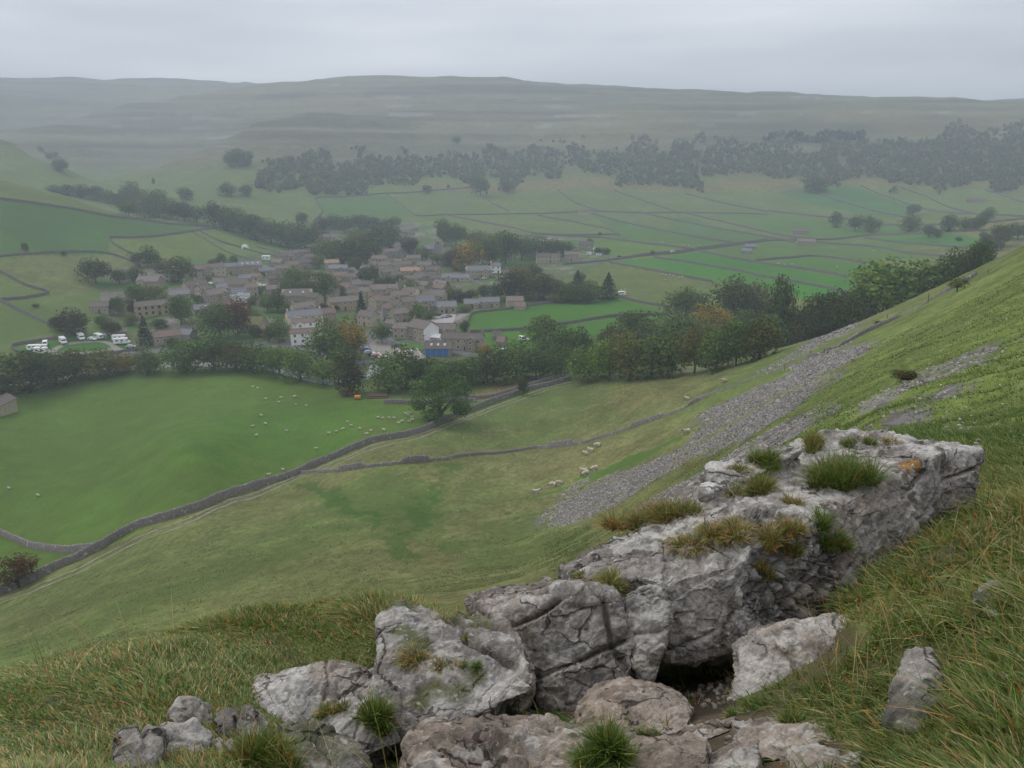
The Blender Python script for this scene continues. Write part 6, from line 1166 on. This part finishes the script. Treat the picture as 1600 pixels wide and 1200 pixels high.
# blue fronted workshop
BLUE=mat('blue_paint',(.03,.16,.46),.6,.08,1)
P=at(684,557); s_=pxm(P); e=thing('blue_workshop','low workshop with bright blue doors and long brown roof behind trees','workshop',tuple(P),-math.atan2(P.x,P.y)+math.radians(-8)); w_=42*s_
mb=MB(); gable(mb,-w_/2,w_/2,0,8,-1,3.4,2.4); link('wall',mb.mesh('wall',[WM['g']]),e); r_=link('roof',roofmesh(w_,8,3.4,2.4).mesh('roof',[RM['b']]),e,loc=(0,4,0))
for k,x in enumerate((-w_*.36,-w_*.16,w_*.08,w_*.3)):
    pm=MB(); pm.box(x-w_*.085,x+w_*.085,-.1,-.02,0,3.1); link('garage_door',pm.mesh('garage_door',[BLUE]),e)
for x in (-w_*.25,0,w_*.25): o=link('skylight',SKYL,r_,loc=(x,-2,4.85)); o.rotation_euler=(math.atan2(2.4,4),0,0)
# red barn
P=at(690,455); e=thing('red_barn','barn with a red painted gable and slate roof','barn',tuple(P),-math.atan2(P.x,P.y)+math.radians(-40)); mb=MB(); gable(mb,-4.5,4.5,-2.8,2.8,-2,4.2,2.6); link('wall',mb.mesh('wall',[WM['r']]),e); link('roof',roofmesh(9,5.6,4.2,2.6).mesh('roof',[RM['s']]),e); link('window',WIN,e,loc=(0,-2.8,1.2))
# white sheeted scaffolding round a house
P=at(376,474); s_=pxm(P); e=thing('scaffolded_house','house wrapped in white scaffold sheeting in the upper village','house',tuple(P),-math.atan2(P.x,P.y)+math.radians(8)); w_=31*s_
mb=MB(); gable(mb,-w_/2+1.6,w_/2-1.6,1.6,8,-2,5.6,2.4); link('wall',mb.mesh('wall',[WM['s']]),e); link('roof',roofmesh(w_-3.2,6.4,5.6,2.4).mesh('roof',[RM['s']]),e,loc=(0,4.8,0))
SH=mat('white_sheet',(.72,.74,.77),.6,.1,1.3)
for k,(x0,x1,z1) in enumerate(((-w_/2,-w_*.12,5.4),(-w_*.11,w_*.18,6.2),(w_*.19,w_/2,5.6))):
    pm=MB()
    for j in range(3): pm.box(x0,x1,-.05+.07*(j%2),.05+.07*(j%2),.2+z1*j/3,z1*(j+1)/3-.12)
    link('sheet',pm.mesh('sheet',[SH]),e)
pm=MB(); 
for x in np.linspace(-w_/2,w_/2,7): pm.tube([(x,.15,-1),(x,.15,7.6)],[.05,.05],5)
for z in (2,4,6,7.2): pm.tube([(-w_/2,.16,z),(w_/2,.16,z)],[.04,.04],5)
link('scaffold_poles',pm.mesh('scaffold_poles',[mat('steel_pole',(.5,.5,.52),.5,0,metal=.3)]),e)
# white tent, gazebo, conservatory, parasol
P=at(383,389); s_=pxm(P); e=thing('white_tent','white domed tent standing in the field above the village','tent',tuple(P)); mb=MB(); R=6*s_; hh=7*s_; V=[];F_=[]
for i in range(7):
    f=i/6; r_=R*math.cos(f*math.pi/2)**.8; z=hh*math.sin(f*math.pi/2)
    for j in range(12): V.append((r_*math.cos(j*math.pi/6),r_*math.sin(j*math.pi/6)*.8,z))
for i in range(6):
    for j in range(12): F_.append([i*12+j,i*12+(j+1)%12,(i+1)*12+(j+1)%12,(i+1)*12+j])
mb.add(V,F_); link('canvas',mb.mesh('canvas',[mat('tent_canvas',(.62,.62,.60),.8,.08,1)],True),e); dm=MB(); dm.box(-.6,.6,-R*.8-.05,-R*.6,0,1.7); link('flap',dm.mesh('flap',[DOORM]),e)
P=at(415,406); s_=pxm(P); e=thing('white_cabin','small white cabin with two dark openings on the upper field edge','cabin',tuple(P)); w_=11*s_; mb=MB(); mb.box(-w_/2,w_/2,0,3.5,-.5,3.0); link('wall',mb.mesh('wall',[WHITEP]),e); mb=MB(); mb.box(-w_/2-.2,w_/2+.2,-.2,3.7,3.0,3.2); link('roof',mb.mesh('roof',[WHITEP]),e)
for x in (-w_*.25,w_*.2): link('window',WIN,e,loc=(x,0,.9))
P=at(545,462); e=thing('conservatory','small pale blue glasshouse on the ochre cottage','conservatory',tuple(P),.3); mb=MB(); gable(mb,-2.2,2.2,-1.6,1.6,-.5,2.2,1.1); link('glass_walls',mb.mesh('glass_walls',[mat('blue_glass',(.28,.42,.55),.2,.1)]),e); mb=roofmesh(4.4,3.2,2.2,1.1,.05,.06); link('roof',mb.mesh('roof',[mat('pale_glass',(.5,.55,.6),.2,0)]),e)
for (px,py,c_,lb) in ((614,499,(.6,.6,.62),'pale parasol beside the street'),(547,436,(.75,.75,.7),'pale parasol in a garden below the white chimneyed cottage')):
    P=at(px,py); e=thing('parasol',lb,'parasol',tuple(P)); mb=MB(); mb.tube([(0,0,0),(0,0,2.4)],[.05,.05],6); link('pole',mb.mesh('pole',[DOORM]),e); mb=MB(); mb.add([(0,0,2.7)]+[(1.9*math.cos(k*math.pi/4),1.9*math.sin(k*math.pi/4),2.1) for k in range(8)]+[(0,0,2.6)],[[0,1+k,1+(k+1)%8] for k in range(8)]+[[9,1+(k+1)%8,1+k] for k in range(8)]); link('canopy',mb.mesh('canopy',[mat('canvas_%d'%px,c_,.8,0)]),e)
# poles
POLE=mat('pole_wood',(.13,.11,.095),.9,.1)
for k,(px,py,h_,lb) in enumerate(((663,548,26,'thin dark telegraph pole beside the white canopy'),(174,373,9,'telegraph pole at the blunt tip of the hillside wall'),(231,337,9,'telegraph pole in front of the left wood'))):
    P=at(px,py); H_=h_*pxm(P); e=thing('telegraph_pole',lb,'pole',tuple(P)); mb=MB(); mb.tube([(0,0,-.5),(0,0,H_)],[.16,.11],6); link('post',mb.mesh('post',[POLE]),e); mb=MB(); mb.box(-.9,.9,-.06,.06,H_-.6,H_-.45); link('crossarm',mb.mesh('crossarm',[POLE]),e)
for px,py,h_,lb in ((1450,474,16,'tallest thin fence post beside the hillside wall'),(1386,500,9,'fence post halfway along the hillside wall'),(1288,552,9,'pale fence post above the scree by the hillside wall'),(1266,556,9,'dark fence post left of the pale one above the scree'),(1226,578,9,'fence post at the lower end of the upper scree'),(1544,428,7,'small fence post near the hawthorn on the skyline side')):
    P=at(px,py); H_=h_*pxm(P); mb=MB(); mb.tube([(0,0,-.2),(0,0,H_),(0.0,0,H_+.03)],[.08,.07,.03],7); mb.box(-.11,.11,-.03,.03,H_*.7,H_*.75); o=link('fence_post',mb.mesh('fence_post',[POLE]),label=lb,cat='post',group='fence posts',loc=tuple(P)); o.rotation_euler=(.05,-.06,0)
# ---------------------------------------------------------------- vehicles
TYRE=mat('tyre',(.02,.02,.02),.9,0); CGL=mat('car_glass',(.03,.035,.04),.1,0,spec=.8)
PAINTC={'white':(.78,.78,.78),'silver':(.42,.43,.45),'grey':(.16,.165,.175),'black':(.02,.02,.022),'red':(.42,.03,.03),'blue':(.05,.09,.22),'green':(.04,.10,.06)}
def prof(mb,pr,y0,y1,mi=0,ty=0):
    n_=len(pr); V=[(x,y0+ (ty if z>1.0 else 0),z) for x,z in pr]+[(x,y1-(ty if z>1.0 else 0),z) for x,z in pr]; mb.add(V,[list(range(n_)),list(range(n_,2*n_))[::-1]]+[[i,i+n_,(i+1)%n_+n_,(i+1)%n_] for i in range(n_)],mi)
def carmeshes():
    b_=MB(); prof(b_,[(-2.1,.32),(2.1,.32),(2.15,.62),(2.05,.82),(1.1,.95),(.95,1.0),(-1.9,1.0),(-2.12,.85)],-.86,.86); prof(b_,[(1.05,.93),(.35,1.42),(-1.35,1.45),(-1.95,.98)],-.80,.80,0,.12)
    g=MB(); prof(g,[(1.0,1.0),(.38,1.37),(.30,1.37),(.92,1.0)],-.72,.72,0,.08); prof(g,[(.8,1.02),(.25,1.35),(-1.2,1.37),(-1.65,1.02)],-.815,.815,0,.11); prof(g,[(-1.93,1.02),(-1.40,1.40),(-1.3,1.40),(-1.8,1.02)],-.7,.7,0,.08)
    w_=MB(); w_.tube([(0,-.1,0),(0,.1,0)],[.33,.33],12); h_=MB(); h_.box(-.06,.06,-.22,.22,-.07,.07)
    return b_.mesh('body',[FRAME]),g.mesh('windows',[CGL]),w_.mesh('wheel',[TYRE]),h_.mesh('headlight',[mat('lamp_lens',(.7,.7,.65),.2,0)])
CB,CG,CW,CH=carmeshes()
def car(px,py,rz,c_,lb,group='parked cars',big=1.):
    P=at(px,py); e=thing('parked_car',lb,'car',(P.x,P.y,P.z+.22),math.radians(rz),group); e.scale=(big,big,big)
    b_=link('body',CB,e); b_.material_slots[0].link='OBJECT'; b_.material_slots[0].material=mat('paint_'+c_,PAINTC[c_],.3,0,spec=.6)
    link('windows',CG,e)
    for x in (-1.3,1.32):
        for y in (-.78,.78): link('wheel',CW,e,loc=(x,y,.33))
    for y in (-.6,.6): link('headlight',CH,e,loc=(2.1,y,.68))
CARS=[(563,543,25,'grey','grey car at the upper end of the car park row, under the trees'),(568,546,25,'silver','silver car second from the top of the car park row'),(572,549,25,'blue','blue car third from the top of the car park row'),(577,553,25,'silver','silver car in the middle of the car park row'),(581,556,25,'black','black car in the middle of the car park row'),(587,556,25,'white','white car among dark ones in the car park row'),(591,559,25,'red','red car at the lower end of the car park row'),(599,560,25,'white','last white car at the lower end of the car park row'),
 (612,521,-40,'silver','silver car parked at the left of the terrace street'),(623,523,-10,'red','red car parked in front of the terrace'),(635,527,-14,'silver','silver van like car with its rear facing the camera'),(624,541,0,'grey','car driving out past the green island'),(687,494,5,'black','black car in the yard by the brown windowed building'),(694,497,30,'silver','silver car in the same yard, centre'),(700,496,30,'grey','grey car in the same yard, right'),
 (330,445,3,'white','white car in front of the upper terrace'),(343,444,3,'black','dark car beside the white one at the upper terrace'),(402,446,-20,'silver','silver car at the left of the upper car park'),(408,448,-20,'white','white car in the middle of the upper car park'),(415,448,-5,'white','pale car at the right of the upper car park'),(403,451,-20,'black','dark car lowest in the upper car park'),
 (592,465,-10,'blue','blue car before the large double fronted house'),(597,466,60,'black','dark car beside the blue one before the double fronted house'),(745,438,0,'blue','blue car left in the lane below the slate house'),(756,437,5,'silver','silver car in the lane below the slate house'),(764,434,8,'black','dark car in the lane below the slate house'),(770,434,8,'grey','grey car in the lane right of the dark one'),(785,434,8,'white','white car at the right end of the lane row'),
 (538,379,0,'white','white car by the low cottage above the dark trees'),(290,530,40,'black','dark car beside the grey garage'),(518,445,-20,'silver','silver car in the middle of the village left of centre'),(795,551,-10,'black','dark car on the road right of the long terrace'),(788,550,-10,'white','white car just left of the dark one on the road'),(480,398,80,'white','pale car on the road at the top left of the village'),
 (895,397,0,'white','white car left in the far field camp'),(968,402,0,'black','dark car at the right end of the far camp'),(144,532,-20,'white','small white car beside the caravan with an awning'),(205,544,8,'silver','silver estate car in the right corner of the caravan field'),(470,590,10,'white','white car seen through the river trees')][:-1]
for px,py,rz,c_,lb in CARS: car(px,py,rz,c_,lb)
# motorhomes and caravans
WHM=mat('camper_white',(.80,.80,.79),.4,.03,1,spec=.5)
def camper(px,py,rz,kind,lb,L_=6.4):
    P=at(px,py); e=thing('motorhome' if kind!='caravan' else 'caravan',lb,'motorhome' if kind!='caravan' else 'caravan',(P.x,P.y,P.z+.22),math.radians(rz),'motorhomes and caravans in the field')
    b_=MB(); h=L_/2
    if kind=='motorhome': prof(b_,[(-h,.45),(h-.2,.4),(h,.8),(h-.25,1.15),(h-1.1,1.35),(h-1.45,1.9),(h-.9,2.05),(h-1.0,2.75),(-h,2.8)],-1.08,1.08)
    elif kind=='van': prof(b_,[(-h,.4),(h,.4),(h,1.0),(h-.9,1.25),(h-1.7,2.1),(-h,2.15)],-.92,.92)
    else: prof(b_,[(-h+.2,.45),(h-.3,.45),(h,1.0),(h-.2,2.2),(h-.6,2.5),(-h+.5,2.5),(-h,2.0)],-1.05,1.05)
    link('body',b_.mesh('body',[WHM]),e)
    y=1.085 if kind!='van' else .93
    for s_ in (-1,1):
        for x in (-h*.55,h*.05):
            g=MB(); g.box(x-.5,x+.5,y*s_-.02,y*s_+.02,1.5,2.1); link('window',g.mesh('window',[CGL]),e)
    g=MB()
    if kind=='caravan': g.box(h-.15,h-.02,-.8,.8,1.3,1.95)
    elif kind=='motorhome': g.add([(h-1.08,-.9,1.36),(h-1.08,.9,1.36),(h-1.43,.9,1.9),(h-1.43,-.9,1.9),(h-1.3,-.9,1.36),(h-1.3,.9,1.36),(h-1.5,.9,1.9),(h-1.5,-.9,1.9)],[[0,1,2,3],[7,6,5,4],[0,4,5,1],[1,5,6,2],[2,6,7,3],[3,7,4,0]])
    else: g.add([(h-.88,-.8,1.3),(h-.88,.8,1.3),(h-1.62,.7,2.05),(h-1.62,-.7,2.05),(h-1.1,-.8,1.3),(h-1.1,.8,1.3),(h-1.8,.7,2.05),(h-1.8,-.7,2.05)],[[0,1,2,3],[7,6,5,4],[0,4,5,1],[1,5,6,2],[2,6,7,3],[3,7,4,0]])
    link('windscreen' if kind!='caravan' else 'front_window',g.mesh('windscreen',[CGL]),e)
    for x in ((-h*.5,h*.6) if kind!='caravan' else (-.1,)):
        for yy in (-.95,.95): link('wheel',CW,e,loc=(x,yy*(y/1.08),.33))
    sm=MB(); sm.box(-.4,.4,-1.1,-1.07,.7,1.1) ; link('stripe',sm.mesh('stripe',[mat('grey_stripe',(.2,.22,.26),.5,0)]),e) if kind!='caravan' else None
camper(55,548,8,'caravan','long caravan at the left end of the caravan field, upper left one')
camper(66,553,8,'motorhome','motorhome nearest the left corner of the caravan field')
camper(71,541,-65,'van','grey white camper van parked end on behind the left caravan',5.4)
camper(99,537,-50,'motorhome','motorhome alone by the wall, facing right',6)
camper(127,531,-50,'motorhome','motorhome under the big dark tree at the field wall',6)
camper(154,530,-35,'caravan','caravan with a grey awning in the middle of the field',5.4)
camper(188,533,8,'motorhome','farther of two long motorhomes at the right of the gravel loop',6.6)
camper(191,538,14,'motorhome','nearer of two long motorhomes at the right of the gravel loop',7)
P=at(163,529); mb=MB(); gable(mb,-1.2,1.2,-1.2,1.2,0,1.9,.5); link('awning',mb.mesh('awning',[mat('awning_grey',(.25,.28,.31),.8,.05)]),label='grey awning standing against the caravan',cat='awning',loc=tuple(P))
for px,py,kind,lb in ((846,378,'caravan','leftmost pale caravan behind the village trees'),(858,377,'caravan','pale caravan right of the leftmost one behind the trees'),(895,393,'van','white van left of the stone house in the far camp'),(931,392,'caravan','white caravan with red trim right of the stone house'),(920,399,'caravan','small white tent like trailer on the far camp grass'),(936,400,'van','grey van in the middle of the far camp'),(1052,396,'van','pale van on the valley lane'),(972,462,'caravan','pale trailer beside the dark conifer'),(818,533,'van','white box trailer in the small paddock')): camper(px,py,random.uniform(-30,30),kind,lb,4.6)
# farm bits by the river and troughs
RUST=mat('rusty_steel',(.16,.07,.045),.8,.3,2); YEL=mat('orange_paint',(.55,.22,.02),.6,.1)
P=at(543,619); e=thing('farm_trailer','rusty red brown farm trailer under the brown tree','trailer',tuple(P),.1); mb=MB(); mb.box(-2,2,-1,1,.6,.75); mb.box(-2,2,-1,-.9,.75,1.5); mb.box(-2,2,.9,1,.75,1.5); mb.box(-2,-1.9,-.9,.9,.75,1.5); link('bed',mb.mesh('bed',[RUST]),e)
for y in (-1.1,1.1): link('wheel',CW,e,loc=(0,y,.4))
P=at(559,624); e=thing('farm_tank','small orange tank lying at the field edge','tank',tuple(P)); mb=MB(); mb.tube([(-1.1,0,.8),(-1.0,0,.8),(1.0,0,.8),(1.1,0,.8)],[.4,.75,.75,.4],12); link('tank_body',mb.mesh('tank_body',[YEL]),e); mb=MB(); mb.box(-.8,-.6,-.6,.6,0,.35); mb.box(.6,.8,-.6,.6,0,.35); link('cradle',mb.mesh('cradle',[RUST]),e)
P=at(590,622); e=thing('log_pile','low pile of brown logs beside the orange tank','log pile',tuple(P)); 
for k,(x,z) in enumerate(((0,.3),(.65,.3),(1.3,.3),(-.65,.3),(.3,.85),(.95,.85),(-.3,.85))):
    mb=MB(); mb.tube([(-3.4+random.uniform(-.3,.3),x,z),(3.4+random.uniform(-.3,.3),x+.1,z)],[.33,.28],8); link('log',mb.mesh('log',[mat('log_bark',(.13,.085,.06),.95,.3,2)]),e)
# ---------------------------------------------------------------- sheep
WOOL=mat('wool',(.50,.45,.35),.95,.2,14); FACE=mat('sheep_face',(.20,.17,.14),.9,.1)
def sheepmesh(graze):
    bm=bmesh.new(); sk=[]
    V=[(-.48,0,.62,.22,.24),(-.2,0,.66,.27,.30),(.15,0,.66,.27,.30),(.42,0,.66,.22,.25)]
    neck=[(.60,0,.52,.13,.14),(.74,0,.28,.10,.11),(.86,0,.13,.075,.085),(.95,0,.07,.05,.055)] if graze else [(.58,0,.82,.14,.15),(.72,0,.96,.12,.12),(.86,0,.93,.085,.095),(.97,0,.88,.055,.06)]
    chain=V+neck; vs=[bm.verts.new(p[:3]) for p in chain]; rad=[p[3:] for p in chain]
    for a_,b_ in zip(vs,vs[1:]): bm.edges.new((a_,b_))
    for i,x in ((0,-.42),(3,.36)):
        for y in (-.15,.15):
            a_=bm.verts.new((x,y,.42)); b_=bm.verts.new((x+.02,y,.22)); c_=bm.verts.new((x,y,.03)); bm.edges.new((vs[i],a_)); bm.edges.new((a_,b_)); bm.edges.new((b_,c_)); rad+=[(.09,.09),(.045,.045),(.045,.045)]
    hd=vs[6]
    for y in (-.13,.13): e_=bm.verts.new((chain[5][0]+.02,y,chain[5][2]+.07)); bm.edges.new((vs[5],e_)); rad.append((.03,.02))
    me=bpy.data.meshes.new('s'); bm.verts.index_update(); bm.to_mesh(me); bm.free(); o=bpy.data.objects.new('s',me); COL.objects.link(o); sm=o.modifiers.new('k','SKIN')
    for i,r in enumerate(rad): me.skin_vertices[0].data[i].radius=r
    me.skin_vertices[0].data[1].use_root=True; me.skin_vertices[0].data[0].use_root=False
    ss=o.modifiers.new('q','SUBSURF'); ss.levels=1; ss.render_levels=1
    dg=bpy.context.evaluated_depsgraph_get(); r=bpy.data.meshes.new_from_object(o.evaluated_get(dg)); bpy.data.objects.remove(o); r.materials.clear(); r.materials.append(WOOL); r.materials.append(FACE); r.name='sheep'
    for p in r.polygons:
        c=p.center; p.material_index=1 if (c.x>.66 or c.z<.30 and abs(c.x)<.6) else 0; p.use_smooth=True
    return r
SHM=[sheepmesh(True),sheepmesh(False)]
def flock(ptsl,where,group,sc=.88):
    for k,(px,py) in enumerate(sorted(ptsl)):
        P=at(px,py); o=link('sheep',SHM[(k*7)%3==0],label=f"cream sheep, {ordl(k)} {where}",cat='sheep',group=group,loc=(P.x,P.y,P.z-.02)); o.rotation_euler=(0,0,random.uniform(-.5,.5)+(math.pi if random.random()<.5 else 0)); f=sc*random.uniform(.92,1.08); o.scale=(f,f,f)
flock([(15,765),(60,776),(395,606),(403,608),(415,625),(439,623),(436,630),(459,622),(462,621),(462,634),(479,636),(409,651),(395,668),(415,664),(401,682),(448,675),(443,736),(420,744),(494,703)],'on the left and middle of the big green field','sheep on the left of the big field')
flock([(514,679),(526,676),(536,672),(543,661),(549,667),(563,672),(573,680),(580,675),(555,699),(569,692),(591,654),(598,655),(608,655),(616,655),(600,674),(623,663),(628,660),(639,661),(644,658),(644,654),(634,648),(641,647),(637,651),(656,655),(659,646),(718,641),(727,640)],'near the wall end of the big green field','sheep near the wall end of the big field')
flock([(837,773),(864,761),(873,759),(911,740),(914,744),(928,736),(914,712),(923,707),(933,699),(1072,679),(1073,626),(1131,599)],'on the rough hillside beside the scree','sheep on the hillside',1.3)
flock([(1035,430),(1040,431),(1046,431),(1052,432),(1062,435),(1066,434),(1070,437),(1039,439),(971,455),(977,454),(970,458)],'below the lane right of the conifer','sheep below the valley lane',1.25)
flock([(1033,379),(1036,380),(1069,384),(1076,385),(1094,385),(990,351),(985,352),(1216,413),(1226,415),(1237,414),(1308,419),(1298,387),(1302,389),(1365,393),(848,325),(884,325)],'of the tiny sheep in the far strips','tiny sheep in the far strips',1.4)
